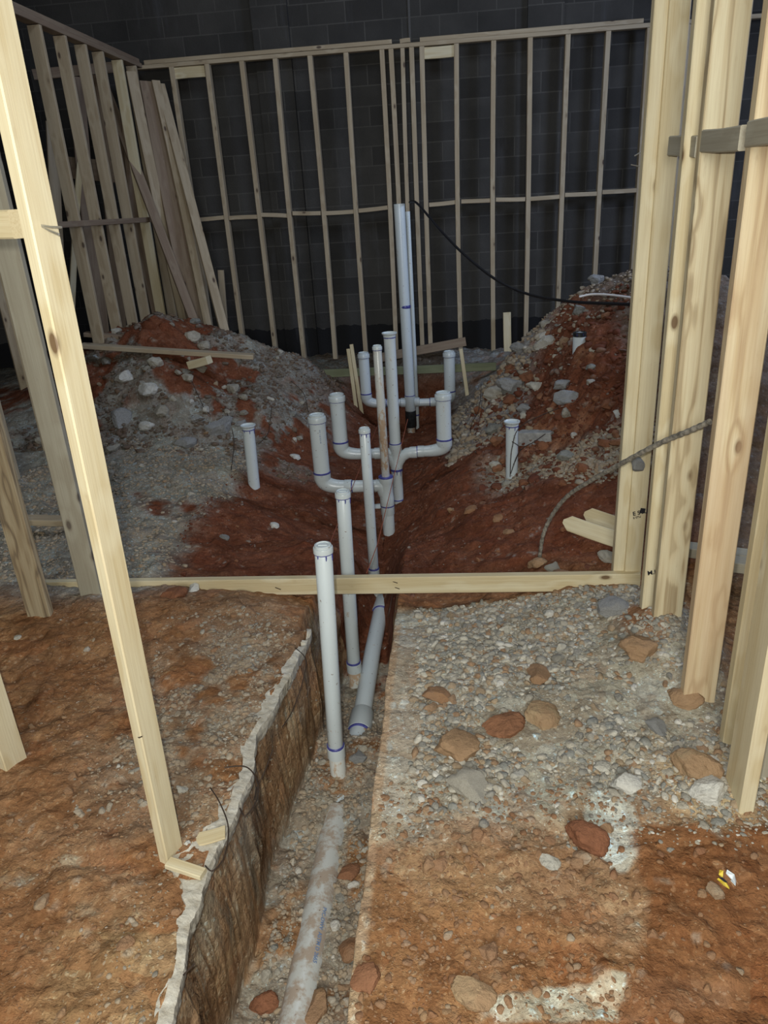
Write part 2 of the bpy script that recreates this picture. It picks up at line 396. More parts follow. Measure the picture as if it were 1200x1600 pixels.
# ------------------------------------------------------------------ ground shape
ctrl = []
for X in (-6, -4, -3, -2.3, -1.6, -1.0, -0.7): 
    for Y in (0.3, 1.2, 2.0, 2.7): ctrl.append((X, Y, 0.03))
ctrl += [(-2.2, 2.95, 0.09), (-1.6, 3.0, 0.11), (-1.1, 3.05, 0.09), (-0.8, 3.05, 0.03), (-0.3, 2.9, 0.0)]
for X in (-0.29, 0.2, 0.7, 1.2, 2.0, 4.0):
    for Y in (0.3, 1.0, 1.6, 2.2, 2.8): ctrl.append((X, Y, 0.02))
ctrl += [(0.86, 2.70, 0.20), (0.78, 2.80, 0.20), (0.72, 2.72, 0.14), (0.62, 2.9, 0.09), (0.55, 3.05, 0.08), (0.9, 3.0, 0.07), (0.3, 3.0, 0.03), (0.75, 2.1, 0.05), (0.7, 2.5, 0.06), (0.95, 2.3, 0.04), (0.45, 2.3, 0.05)]
for (px, py, Y) in [(230,895,3.5),(330,895,3.6),(400,850,4.11),(400,790,5.0),(460,860,4.0),(300,890,3.65),(540,860,4.1),(480,790,5.0),
        (200,690,5.9),(250,600,6.4),(260,520,7.0),(260,492,7.3),(200,505,7.2),(320,510,7.4),(400,548,7.4),(480,560,7.8),(330,700,5.9),(430,640,6.5),
        (140,540,7.0),(30,640,6.3),(470,700,6.4),(360,600,6.9),(170,640,6.2),(100,600,6.6),
        (760,620,6.6),(800,560,7.0),(870,500,7.0),(950,428,7.2),(985,422,7.2),(920,445,7.2),(1020,430,7.2),(905,524,5.8),(940,620,5.0),(900,690,4.9),(820,685,5.2),
        (800,752,5.0),(870,730,4.6),(960,690,4.5),(740,745,5.0),(700,770,4.9),(690,810,4.6),(650,840,4.6),(760,800,4.3),(760,870,3.75),
        (850,860,3.7),(940,780,4.0),(960,870,3.5),(700,720,5.8),(860,620,5.9),(745,690,5.9),(1000,560,5.4),(960,480,6.3)]:
    p = at(px, py, Y); ctrl.append((p.x, p.y, p.z))
for X in (-2.1, -2.8, -4.0, -6.0):
    for Y in (3.5, 4.3, 5.2): ctrl.append((X, Y, 0.05))
ctrl += [(-1.62,3.6,0.04),(-1.72,4.2,0.03),(-1.55,4.5,0.02),(-1.7,5.2,0.02)]
ctrl += [(-0.9, y, -0.38) for y in (5.4, 6.2, 7.0, 7.9)] + [(-0.5, y, -0.42) for y in (4.9, 5.6, 6.4, 7.2, 8.0)] + [(-0.1, y, -0.36) for y in (6.4, 7.2, 7.9)]
ctrl += [(-0.9, 4.6, -0.28), (-0.45, 4.5, -0.36), (-0.6,3.7,-0.1), (0.0,3.5,-0.10), (-0.9,3.5,-0.08)]
ctrl += [(x, 8.35, 0.02) for x in (-1.6,-1.0, -0.5, 0, 0.5)] + [(x, 9.1, 0.08) for x in (-3,-2,-1, -0.5, 0, 0.5, 1,2)] + [(x, 9.6, 0.08) for x in (-3,-1,1,3)]
ctrl += [(1.3, 4.0, 0.35), (1.5, 5.0, 0.85), (1.6, 6.0, 1.15), (1.5, 7.2, 1.1), (1.5, 8.3, 0.5), (2.6, 5.5, 0.8), (4, 5, 0.1), (4, 8, 0.2), (4, 3.4, 0.05), (1.6, 3.2, 0.08),
         (-3.6, 7.3, 0.55), (-4.5, 7, 0.2), (-6, 7, 0.1), (-6, 9, 0.1), (-2.7, 8.2, 0.45), (-1.8, 8.5, 0.2)]
ctrl = np.array(ctrl)
# linear radial-basis surface through the control points
_d = np.linalg.norm(ctrl[:,None,:2]-ctrl[None,:,:2], axis=2)
_A = np.zeros((len(ctrl)+1,)*2); _A[:-1,:-1] = -np.sqrt(_d**2 + 0.02) + 0.03*np.eye(len(ctrl)); _A[:-1,-1] = 1; _A[-1,:-1] = 1
_w = np.linalg.solve(_A, np.append(ctrl[:,2], 0))
def base_height(X, Y):
    z = np.full(X.shape, _w[-1])
    for i in range(len(ctrl)): z -= _w[i]*np.sqrt((X-ctrl[i,0])**2 + (Y-ctrl[i,1])**2 + 0.02)
    return z
def stepped(segs):
    out = [segs[0][0]]
    for (a, b_, s) in segs:
        n = max(1, int(round((b_-a)/s))); out += list(a + (b_-a)*np.arange(1, n+1)/n)
    return np.array(out)
gx = stepped([(-6,-3.4,.08),(-3.4,-2.2,.02),(-2.2,-.80,.012),(-.80,-.62,.004),(-.62,-.36,.010),(-.36,-.22,.004),(-.22,1.4,.011),(1.4,2.2,.03),(2.2,4.5,.1)])
gy = stepped([(.5,3.4,.010),(3.4,5.2,.014),(5.2,7.4,.017),(7.4,9.35,.022)])
X, Y = np.meshgrid(gx, gy, indexing='ij')
LEFT_EDGE = [(490,985),(478,1003),(455,1055),(428,1110),(402,1150),(388,1215),(368,1285),(338,1345),(322,1395),(300,1445),(290,1510),(266,1592)]
le = np.array([tuple(atz(a, b_, 0.02))[:2] for a, b_ in LEFT_EDGE])[::-1]      # world x of broken slab edge by y
def left_edge(y): return np.interp(y, le[:,1], le[:,0]) 
xL = np.where(Y < le[-1,1], np.interp(Y, le[:,1], le[:,0]), -0.70) - 0.03 + 0.012*fbm(Y, Y*0, 5, 3, 5)
xR = -0.285 + 0.006*fbm(Y, Y*0+3, 6, 3, 8)
zt = np.interp(Y, [0.5,1.6,2.25,2.4,2.85,3.0,3.4,4.0,4.4,4.9,5.3], [-.59,-.59,-.585,-.555,-.56,-.63,-.66,-.62,-.52,-.42,-.40])
softL = np.interp(Y, [0.5,3.1,3.5,4.2], [.025,.03,.10,.25]); softR = np.interp(Y, [0.5,2.9,3.3,4.3], [.014,.02,.06,.24])
inside = sstep(0, 1, (X-(xL-0.0))/softL) * sstep(0, 1, ((xR)-X)/softR)
Zb = base_height(X, Y)
fade = 1 - sstep(4.5, 5.3, Y)
rough_amt = 0.014 + 0.038*sstep(3.3, 5.0, Y)
near_edge_flat = np.exp(-((X+0.2)/0.14)**2)*(Y < 3.0)
Zn = Zb + rough_amt*fbm(X, Y, 2.2, 5, 1, 0.55)*(1-0.8*near_edge_flat) + 0.014*fbm(X, Y, 14, 3, 4)*(1-0.7*near_edge_flat)
mound = sstep(0.18, 0.5, Zb)
Zn += mound*(0.10*fbm(X, Y, 3.2, 4, 21, 0.6) + 0.05*np.abs(fbm(X, Y, 9, 3, 31)))
lump = np.clip(vnoise(X*11, Y*11, 77)-0.62, 0, 1)
Zn += np.where(Y < 3.3, 0.03, 0.05)*lump*(1-near_edge_flat)
_cell = np.clip(vnoise(X*5.5+3, Y*5.5, 79)-0.5, 0, 1)*np.clip(vnoise(X*2.1, Y*2.1+9, 83)+0.2, 0, 1)
Zn += (0.03*_cell*(Y < 3.3) + 0.07*_cell*(Y >= 3.3) + 0.012*np.abs(fbm(X, Y, 24, 3, 87)))*(1-near_edge_flat)
Zt = zt + 0.03*fbm(X, Y, 6, 4, 51) + 0.012*fbm(X, Y, 30, 2, 61)
m_in = inside*fade
Z = Zn*(1-m_in) + np.minimum(Zt, Zn)*m_in
# rough trench walls: push the steep vertices sideways
steep = 4*m_in*(1-m_in)
Xd = X + steep*(0.035*fbm(Y, Z*1.6, 7, 4, 91) + 0.01)*np.where(X < -0.5, 1, -0.25)
# colours of the different earths, plus shade painted in behind the right posts
n1 = fbm(X, Y, 1.6, 5, 101, 0.6); n2 = fbm(X, Y, 5, 4, 111, 0.6); n3 = fbm(X, Y, 18, 3, 121)
col = np.zeros(X.shape + (3,))
def paint(mask, c):
    mm = np.clip(mask, 0, 1)[..., None]; col[:] = col*(1-mm) + np.array(c)*mm
def soft(v, k=6): return np.clip(0.5 + v*k, 0, 1)
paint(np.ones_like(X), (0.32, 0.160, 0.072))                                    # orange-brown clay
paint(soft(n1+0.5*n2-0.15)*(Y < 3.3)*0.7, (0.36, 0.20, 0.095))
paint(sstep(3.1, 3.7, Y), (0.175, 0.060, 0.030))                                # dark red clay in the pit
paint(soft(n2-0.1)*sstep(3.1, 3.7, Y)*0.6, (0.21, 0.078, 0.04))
# grey rubble on the left slab and mound
reg = (sstep(-1.50, -1.72, X + 0.12*n2))*sstep(3.15, 3.45, Y)
paint(reg*soft(0.42-1.0*n1 - 0.5*sstep(5.6, 6.6, Y)), (0.31, 0.295, 0.245))
leftm = sstep(5.4, 6.0, Y)*sstep(-0.9, -1.5, X)
paint(leftm*soft(-n2-0.6*n1), (0.27, 0.245, 0.205))
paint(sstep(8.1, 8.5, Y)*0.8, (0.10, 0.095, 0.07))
# left foreground: greyish gravel strewn band
band = np.exp(-(((X+0.98)/0.30)**2 + ((Y-2.35)/0.55)**2))
paint(np.clip(band*1.3*soft(n2+0.1, 3), 0, .75), (0.36, 0.30, 0.22))
paint(np.exp(-(((X+1.9)/0.5)**2+((Y-3.25)/0.16)**2))*0.9, (0.36, 0.35, 0.30))
# right foreground gravel bed
gb = sstep(-0.34, -0.28, X)*soft((Y - 1.72 - 0.25*n2 - 0.1*X), 5)*sstep(3.25, 3.1, Y)*sstep(1.15, 0.95, X+0.15*n2)
paint(gb*0.9, (0.44, 0.41, 0.325))
paint(sstep(-0.34, -0.28, X)*soft((Y-1.45-0.4*n1), 5)*sstep(1.85, 1.75, Y)*0.5, (0.44, 0.30, 0.18))
dust = sstep(-0.31, -0.28, X)*sstep(-0.12+0.06, -0.20, X + 0.09*n2 - 0.03)*(Y > 1.75)*(Y < 2.95)
paint(dust, (0.50, 0.43, 0.33))
paint(sstep(-0.31, -0.285, X)*sstep(-0.245, -0.265, X)*(Y < 3.0), (0.52, 0.38, 0.25))
paint(soft(np.exp(-(((X-0.475)/0.075)**2+((Y-1.76)/0.17)**2)) - 0.45 + 0.35*n2, 14), (0.60, 0.60, 0.52))
paint(soft(np.exp(-(((X-0.36)/0.30)**2+((Y-1.21-0.12*(X-0.3))/0.05)**2)) - 0.45 + 0.4*n2, 12), (0.55, 0.50, 0.38))
smooth_red = sstep(0.0, 0.03, X-(0.535-0.28*(1.72-Y))+0.07*n2+0.02*n3)*sstep(1.775, 1.755, Y+0.05*n2)*sstep(1.0, 1.2, Y)
paint(soft(0.10-np.hypot((X-0.82)*1.0,(Y-2.80)*0.6)+0.05*n2, 14), (0.34, 0.17, 0.085))
paint(smooth_red*0.95, (0.27, 0.12, 0.05))
paint(sstep(0.62, 0.7, X)*soft(0.17-np.abs(Y-1.95-0.1*n2), 12)*0.9, (0.56, 0.42, 0.25))
paint(soft(n1-0.22+0.3*(X < -0.7), 4)*(Y < 1.35)*0.4, (0.42, 0.30, 0.16))
paint(soft(n2-0.42, 5)*(Y < 1.6)*(1-smooth_red)*0.7, (0.46, 0.39, 0.27))
# trench: gravel bottom, earth walls
paint(m_in*(Y < 3.6)*soft(0.2-n2, 4), (0.33, 0.29, 0.23))
wall_m = np.clip(steep*1.4, 0, 1)*(Y < 3.6)
paint(wall_m, (0.31, 0.18, 0.095)); paint(wall_m*soft(fbm(Y, Z*0.4, 3, 4, 131)+0.05, 4)*0.8, (0.42, 0.27, 0.15))
paint(wall_m*soft(fbm(Y, Z, 8, 3, 137) - 0.15 + (Z+0.25)*1.0, 4)*0.8, (0.36, 0.31, 0.23))
# right shelf and right mound
rm = sstep(0.1, 0.35, X)*sstep(4.2, 4.8, Y)
paint(rm*soft(0.08-np.abs(Y - (5.15 - 0.75*X) - 0.08*n2)*0.35 + 0.02, 14)*0.9, (0.40, 0.36, 0.29))
paint(sstep(5.4, 6.0, Y)*soft(0.26-(X-(0.22+0.33*(Y-5.6))) + 0.2*n2, 4)*sstep(-0.1, 0.1, X)*0.85, (0.30, 0.29, 0.27))
paint(rm*soft(n2-0.28, 6)*0.6, (0.34, 0.16, 0.085)); paint(sstep(0.95, 1.05, Z)*0.75, (0.27, 0.24, 0.20))
paint(soft(n3-0.62, 6)*0.45*(1-dust), (0.46, 0.42, 0.34))

paint(sstep(1.15, 1.4, X + 0.1*n2)*(Y > 2.4)*0.85, (0.15, 0.115, 0.085))  # earth darkened to stand for the shade cast by the right posts
idx = np.arange(X.size).reshape(X.shape)
quads = np.stack([idx[:-1,:-1], idx[1:,:-1], idx[1:,1:], idx[:-1,1:]], -1)
cx = (X[:-1,:-1]+X[1:,1:])/2; cy = (Y[:-1,:-1]+Y[1:,1:])/2
jit = 0.08*n2[:-1,:-1]
reg_left = (cy > 5.55+jit) & (cx < -1.25+jit) & (cx > -3.9) & (Zb[:-1,:-1] > 0.06)
reg_right = (cy > 4.6+jit) & (cx > 0.25+jit) & (cx < 2.2) & (cy < 8.4) & (Zb[:-1,:-1] > 0.12)
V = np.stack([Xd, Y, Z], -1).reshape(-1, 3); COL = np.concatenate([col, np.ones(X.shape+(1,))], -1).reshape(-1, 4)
def ground_piece(name, mask):
    q = quads[mask].reshape(-1, 4); used, inv = np.unique(q, return_inverse=True); q = inv.reshape(q.shape)
    me = bpy.data.meshes.new(name); me.vertices.add(len(used)); me.vertices.foreach_set('co', V[used].ravel().astype(np.float32))
    me.loops.add(q.size); me.loops.foreach_set('vertex_index', q.ravel().astype(np.int32))
    me.polygons.add(len(q)); me.polygons.foreach_set('loop_start', np.arange(0, q.size, 4, dtype=np.int32))
    me.polygons.foreach_set('loop_total', np.full(len(q), 4, dtype=np.int32))
    me.polygons.foreach_set('use_smooth', np.ones(len(q), dtype=bool)); me.update(calc_edges=True)
    a = me.color_attributes.new('soil', 'FLOAT_COLOR', 'POINT'); a.data.foreach_set('color', COL[used].ravel().astype(np.float32))
    me.materials.append(SOIL); o = bpy.data.objects.new(name, me); C.objects.link(o); return o
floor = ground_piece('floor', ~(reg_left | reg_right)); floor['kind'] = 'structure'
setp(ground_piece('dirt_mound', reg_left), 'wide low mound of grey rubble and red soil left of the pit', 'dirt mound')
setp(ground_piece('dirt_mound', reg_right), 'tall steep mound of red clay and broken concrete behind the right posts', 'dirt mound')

def ground_z(x, y):
    x = np.asarray(x, float); y = np.asarray(y, float)
    i = np.clip(np.searchsorted(gx, x)-1, 0, len(gx)-2); j = np.clip(np.searchsorted(gy, y)-1, 0, len(gy)-2)
    fx = (x-gx[i])/(gx[i+1]-gx[i]); fy = (y-gy[j])/(gy[j+1]-gy[j])
    return (Z[i,j]*(1-fx)+Z[i+1,j]*fx)*(1-fy) + (Z[i,j+1]*(1-fx)+Z[i+1,j+1]*fx)*fy
def gz(x, y): return float(ground_z(x, y))
def hit(px, py):
    """ground point under a pixel"""
    r = ray(px, py); prev = None
    for t in np.linspace(0.9, 9.3, 1200)/r[1]:
        p = r*t; z = CAM_H + p[2]
        if abs(p[0]) < 4.4 and z <= gz(p[0], p[1]): return Vector((p[0], p[1], gz(p[0], p[1])))
    return None

# ------------------------------------------------------------------ building shell
def struct(o): o['kind'] = 'structure'; return o
struct(box('wall_back', (-6.2, 9.36, -0.6), (4.7, 9.56, 6.2), BLOCK))
struct(box('wall_left', (-6.2, 0.3, -0.6), (-6.0, 9.5, 6.2), DARKSHEET))
struct(box('wall_right', (4.5, 0.3, -0.6), (4.7, 9.5, 6.2), DARKSHEET))
# pilasters and the dark movement joint of the block wall
for k, (px, wd) in enumerate(((462, 0.40), (843, 0.38))):
    p = at(px, 430, 9.33)
    struct(box('trim_%d' % (k+1), (p.x-wd/2, 9.29, -0.3), (p.x+wd/2, 9.37, 6.1), BLOCK))
p = at(646, 200, 9.35)
struct(box('trim_3', (p.x-0.012, 9.345, -0.3), (p.x+0.012, 9.37, 6.1), CABLE))

# ------------------------------------------------------------------ far stud wall
ORD = ['first','second','third','fourth','fifth','sixth','seventh','eighth','ninth','tenth','eleventh','twelfth','thirteenth','fourteenth','fifteenth','sixteenth','seventeenth','eighteenth']
YB = 9.15
tops = [(270,108,9),(325,103,9),(379,98,9),(431,93,9),(485,88,9),(541,83,10),(597,77,9),(611,75,9),(629,73,9),(643,71,9),(659,69,9),(713,66,10),(771,61,9),(828,55,9),(887,50,9),(950,44,9)]
zt0 = at(600, 75, YB).z
studx = []
for k, (px, py, wpx) in enumerate(tops):
    p = at(px, py+3, YB); studx.append(p.x)
    ztop = zt0 - 0.02
    lean = random.uniform(-0.012, 0.012)
    board('wall_stud', (p.x+lean, YB, 0.03), (p.x, YB, ztop), 0.052 if k not in (8,) else 0.045, 0.09, (1,0,0), W_OLD,
          'upright stud in the far partition wall, %s from its left end' % ORD[k], 'stud', 'upright studs of the far partition wall', bow=0.012)
pl0, pl1 = at(214, 108, YB), at(1012, 35, YB)
board('top_plate', (pl0.x, YB, zt0), (4.4, YB, zt0+0.005), 0.04, 0.09, (0,0,1), W_OLD, 'long timber top plate running the whole length of the far stud wall', 'timber plate', bow=0.01)
for (xa, xb, lab) in ((225, 612, 'long upper board lying on the left half of the far top plate'), (626, 641, 'tiny scrap block lying on the middle of the far top plate'), (657, 1003, 'long upper board lying on the right half of the far top plate')):
    a = at(xa, 90, YB).x; b_ = at(xb, 60, YB).x
    board('upper_plate', (a, YB+0.02, zt0+0.045), (b_, YB+0.02, zt0+0.05), 0.042, 0.09, (0,0,1), W_OLD, lab, 'timber plate')
for (xa, xb, y_, lab) in ((274, 321, 114, 'short header block under the top plate in the left bay of the far wall'), (662, 710, 77, 'short header block under the top plate just right of the wall joint')):
    a, b_ = at(xa, y_, YB), at(xb, y_, YB)
    board('header_block', (a.x, YB, zt0-0.08), (b_.x, YB, zt0-0.08), 0.11, 0.04, (0,0,1), W_NEW, lab, 'timber block')
bl = [(0,1),(1,2),(2,3),(3,4),(4,5),(5,6),(10,11),(11,12),(12,13),(13,14),(14,15)]
for n, (i, j) in enumerate(bl):
    zz = at(600, 326, YB).z + (0.0 if n < 6 else 0.02)
    board('blocking', (studx[i]+0.026, YB, zz+random.uniform(-.015,.015)), (studx[j]-0.026, YB, zz+random.uniform(-.015,.015)), 0.045, 0.08, (0,0,1), W_OLD,
          'short horizontal blocking in the far wall, %s bay from the left' % ORD[n], 'timber block', 'blocking between the far studs')
board('blocking', (studx[15]+0.026, YB, at(600,326,YB).z+0.03), (studx[15]+0.55, YB, at(600,326,YB).z+0.03), 0.045, 0.08, (0,0,1), W_OLD, 'horizontal blocking in the far wall running behind the right posts', 'timber block', 'blocking between the far studs')
for k in range(3):
    xx = studx[15] + 0.41*(k+1)
    board('wall_stud', (xx, YB, 0.03), (xx, YB, zt0-0.02), 0.042, 0.09, (1,0,0), W_OLD, '%s far partition stud mostly hidden behind the right posts' % ['leftmost', 'middle', 'rightmost'][k], 'stud', 'far studs behind the right posts', bow=0.01)
for (px, y0, y1, lab, wd) in ((792, 488, 532, 'short upright timber stub left of the right mound at the far wall', 0.09),(345, 422, 512, 'short upright timber offcut leaning at the right end of the leaning lumber', 0.07)):
    a, b_ = at(px+2, y1, 8.9), at(px, y0, 8.95)
    board('timber_stub', (a.x, 8.9, 0.0), b_, wd, 0.04, (1,0,0), W_NEW if px > 500 else W_OLD, lab, 'timber stub')

# ------------------------------------------------------------------ left stud wall and leaning lumber
XL = at(215, 103, 9.1).x
ltop = at(215, 103, 9.1).z
for k, (px, py) in enumerate(((50,45),(90,62),(122,73),(150,90),(180,100),(202,110))):
    p = atx(px+4, py, XL)
    board('wall_stud', (XL, p.y, 0.1), (XL, p.y, ltop-0.03), 0.04, 0.11, (0,1,0), W_OLD if k not in (4,) else W_NEW,
          'upright stud of the left partition wall, %s from the near end' % ORD[k], 'stud', 'upright studs of the left partition wall', bow=0.01)
for k, yy in enumerate((6.25, 5.6, 5.0)):
    board('wall_stud', (XL, yy, 0.05), (XL, yy, ltop-0.03), 0.04, 0.11, (0,1,0), W_OLD, '%s upright stud of the left partition wall hidden behind the near left timber' % ['farthest', 'middle', 'nearest'][k], 'stud', 'near studs of the left partition wall')
board('top_plate', (XL, 4.6, ltop), (XL, 9.1, ltop), 0.045, 0.10, (0,0,1), W_BROWN, 'double top plate of the left partition wall receding to the corner', 'timber plate')
board('upper_plate', (XL-0.02, 4.6, ltop+0.045), (XL-0.02, 9.1, ltop+0.045), 0.042, 0.10, (0,0,1), W_BROWN, 'upper board on the top plate of the left partition wall', 'timber plate')
zb = at(130, 347, 8.0).z
board('horizontal_rail', (XL+0.06, 5.2, zb), (XL+0.06, 9.0, zb-0.02), 0.05, 0.035, (0,0,1), W_BROWN, 'dark horizontal rail across the left partition studs at mid height', 'rail')
for (a, b_, lab, wd) in (((52,117),(190,104),'brown crosspiece high behind the left partition studs',0.10), ((105,262),(210,272),'brown crosspiece at mid height behind the left partition studs',0.22)):
    p, q = at(a[0], a[1], 8.6), at(b_[0], b_[1], 8.9)
    board('crosspiece', p, q, wd, 0.04, (0,0,1), W_BROWN, lab, 'timber crosspiece')
lean = [ # top px, Y, bottom px, Y, width, material, label
 ((188,70+40),8.6,(225,500),8.75,0.08,W_BROWN,'narrow brown board leaning behind the fourth left stud'),
 ((232,128),9.0,(307,505),8.3,0.20,W_BROWN,'widest dark brown plank leaning in the corner of the stud walls'),
 ((243,127),9.0,(325,512),8.2,0.09,W_OLD,'dull plank leaning beside the widest brown one in the corner'),
 ((250,132),9.05,(352,522),8.0,0.10,W_OLD,'rightmost long plank leaning steeply out of the corner lumber'),
 ((165,140),8.75,(302,499),8.1,0.10,W_BROWN,'brown plank crossing diagonally in front of the corner lumber'),
 ((205,112),8.7,(285,490),8.5,0.11,W_OLD,'pale plank standing upright at the corner of the stud walls'),
 ((118,120),8.6,(160,520),8.5,0.16,W_BROWN,'dark wide board standing behind the first left studs'),
 ((150,118),8.7,(190,520),8.6,0.12,W_BROWN,'dark board standing behind the third left stud'),
 ((80,190),7.5,(98,520),7.5,0.10,W_OLD,'dull board standing just right of the near left timber'),
 ((178,180),8.8,(250,510),8.6,0.13,W_BROWN,'brown board standing behind the fifth left stud'),
 ((262,200),8.9,(320,505),8.5,0.05,W_OLD,'thin pale strip leaning among the corner lumber'),
 ((128,220),7.9,(112,500),7.6,0.06,W_NEW,'thin strip leaning backward among the left studs'),
]
for (a, ya, b_, yb, wd, m_, lab) in lean:
    p = at(b_[0], b_[1], yb); q = at(a[0], a[1], ya)
    d = (p-q).normalized(); p = p + d*0.15
    board('leaning_board', p, q, wd, 0.038, (0.8,0.6,0), m_, lab, 'leaning board', 'lumber leaning in the left corner', bow=0.02)
p = at(12, 470, 7.3)
board('wall_stud', (p.x-0.03, 7.3, 0.25), (p.x-0.03, 7.3, 3.3), 0.13, 0.04, (0.7,0.7,0), W_OLD, 'stud seen at the left frame edge beyond the grey near stud', 'stud')

# ------------------------------------------------------------------ near left timbers
zc = 3.6
def plumb(name, px, py, Y, wx, ty, yaw, material, label, z0, z1=zc, **kw):
    p = at(px, py, Y); a = math.radians(yaw)
    return board(name, (p.x, Y, z0), (p.x, Y, z1), wx, ty, (math.cos(a), math.sin(a), 0), material, label, 'stud', **kw)
# A: big bright post standing on the soil
bA = atz(262, 1356, 0.015)
aY = math.radians(-20)
xa = Vector((math.cos(aY), math.sin(aY), 0)); ya = Vector((-math.sin(aY), math.cos(aY), 0))
cA = bA - xa*0.018 + ya*0.040
board('near_post', (cA.x, cA.y, -0.01), (cA.x+0.028, cA.y+0.05, zc), 0.034, 0.074, xa, W_NEW, 'large bright timber post standing alone on the soil left of the trench', 'post', bow=0.006)
pb = at(88, 700, 3.18)
board('wall_stud', (pb.x, 3.18, 0.0), (pb.x, 3.18, zc), 0.105, 0.042, (1,0.12,0), W_GREY, 'greyish upright stud directly behind the bright near post', 'stud')
pc = at(47, 900, 2.97)
board('wall_stud', (pc.x, 2.97, 0.02), (pc.x, 2.97, zc), 0.118, 0.04, (1,0,0), W_GRAIN, 'stud with bold curved grain at the left frame edge', 'stud')
bD = atz(13, 1212, 0.02); aD = math.radians(-16); xd = Vector((math.cos(aD), math.sin(aD), 0)); yd = Vector((-math.sin(aD), math.cos(aD), 0))
cD = bD - xd*0.021 + yd*0.046
board('wall_stud', (cD.x, cD.y, 0.0), (cD.x, cD.y, zc), 0.042, 0.095, xd, W_NEW, 'near stud cut off by the left frame edge above the lower soil', 'stud')
q0, q1 = at(-60, 352, 1.82), at(28, 350, 1.74)
board('blocking', q0, q1, 0.062, 0.04, (0,0,1), W_NEW, 'short block nailed to the left side of the bright near post', 'timber block')
for k, (a, ya_, b_, yb_) in enumerate((((64,352),1.63,(96,355),1.60), ((66,354),1.62,(92,366),1.56))):
    t = thing('nail', at(a[0], a[1], ya_), 'bent nail sticking out of the bright near post' if k == 0 else 'lower bent nail sticking out of the bright near post', 'nail')
    sweep('shank', [at(a[0], a[1], ya_), at((a[0]+b_[0])/2, (a[1]+b_[1])/2+1, (ya_+yb_)/2), at(b_[0], b_[1], yb_)], 0.0022, STEEL, t, 8)

# ------------------------------------------------------------------ cross plank over the trench
YP = 3.27
pa, pb_ = at(60, 925, YP), at(1000, 918, YP-0.05)
zP = at(550, 913, YP).z
plank = board('cross_plank', (pa.x, YP+0.03, zP-0.015), (at(1000,905,YP-0.05).x, YP-0.04, zP+0.02), 0.092, 0.042, (0,0,1), W_NEW, 'long timber plank on edge spanning the trench between the stud walls', 'plank', bow=0.0, seed=5)
for k, (px, py) in enumerate(((612,908),(615,917),(430,918),(880,905))):
    a = at(px, py, YP-0.03); o = sweep('nail', [a, a+Vector((0.03, -0.012, -0.006))], 0.002, RUST, None, 8)
    setp(o, ['upper bent nail in the plank right of the pipes','lower bent nail in the plank right of the pipes','nail in the plank left of the nearest pipe','nail near the right end of the plank'][k], 'nail')

# ------------------------------------------------------------------ right posts
def front_post(xl, xr, Y, z0, material, label, depth=0.042, yref=600, name='wall_stud', yaw=0.0):
    a, b_ = at(xl, yref, Y), at(xr, yref, Y); wd = b_.x - a.x; c = (a.x+b_.x)/2
    return board(name, (c, Y+depth/2, z0), (c, Y+depth/2, zc), wd, depth, (1, yaw, 0), material, label, 'stud', bow=0.004)
zpt = zP + 0.047
front_post(979.5, 998.8, 3.25, zpt, W_NEW, 'leftmost of the right posts, standing on the end of the plank', 0.05)
front_post(999.6, 1028, 3.24, zpt, W_NEW, 'second right post from the pit, with black letters near its foot', 0.05)
front_post(1035, 1064, 2.83, 0.0, W_NEW, 'third right post, squeezed between lettered post and wide post', 0.045)
front_post(1058, 1108, 2.72, 0.0, W_LINED, 'wide right post with long oval grain, in front of the doubled posts', 0.045)
front_post(1128, 1189, 2.33, 0.0, W_STAIN, 'wide orange-stained right post with a knot low down', 0.045)
pf = atz(1153, 1277, 0.02)
board('wall_stud', (pf.x+0.024, pf.y+0.065, 0.0), (pf.x+0.024, pf.y+0.065, zc), 0.045, 0.13, (1,0,0), W_NEW, 'nearest right post, turned sideways with a grey side face', 'stud')
pg = atz(1123, 1172, 0.02)
board('wall_stud', (pg.x+0.06, pg.y+0.02, 0.0), (pg.x+0.06, pg.y+0.02, zc), 0.10, 0.04, (1,0,0), W_NEW, 'stud whose pale edge shows just left of the nearest right post', 'stud')
board('short_board', (pf.x+0.105, pf.y+0.16, 0.0), (pf.x+0.105, pf.y+0.16, 0.30), 0.12, 0.03, (1,0,0), W_GREY, 'short upright board at the foot of the nearest right post', 'short board')
# blocking running between the right posts; grey wood stands in for grazing light
XR = at(1058, 600, 2.72).x - 0.012
zbk = at(1130, 222, 2.5).z
for k, (ya_, yb_) in enumerate(((1.2, 1.80), (1.93, 2.33), (2.375, 2.72), (2.77, 3.10), )):
    board('blocking', (XR+0.03, ya_, zbk+0.002), (XR+0.03, yb_, zbk+0.008*k), 0.066, 0.04, (0,0,1), W_GREY,
          ['grey blocking at the right frame edge beside the nearest right post','grey blocking left of the orange-stained post','grey blocking on the wide right post with oval grain','grey blocking farthest back, on the doubled right posts'][k], 'timber block')
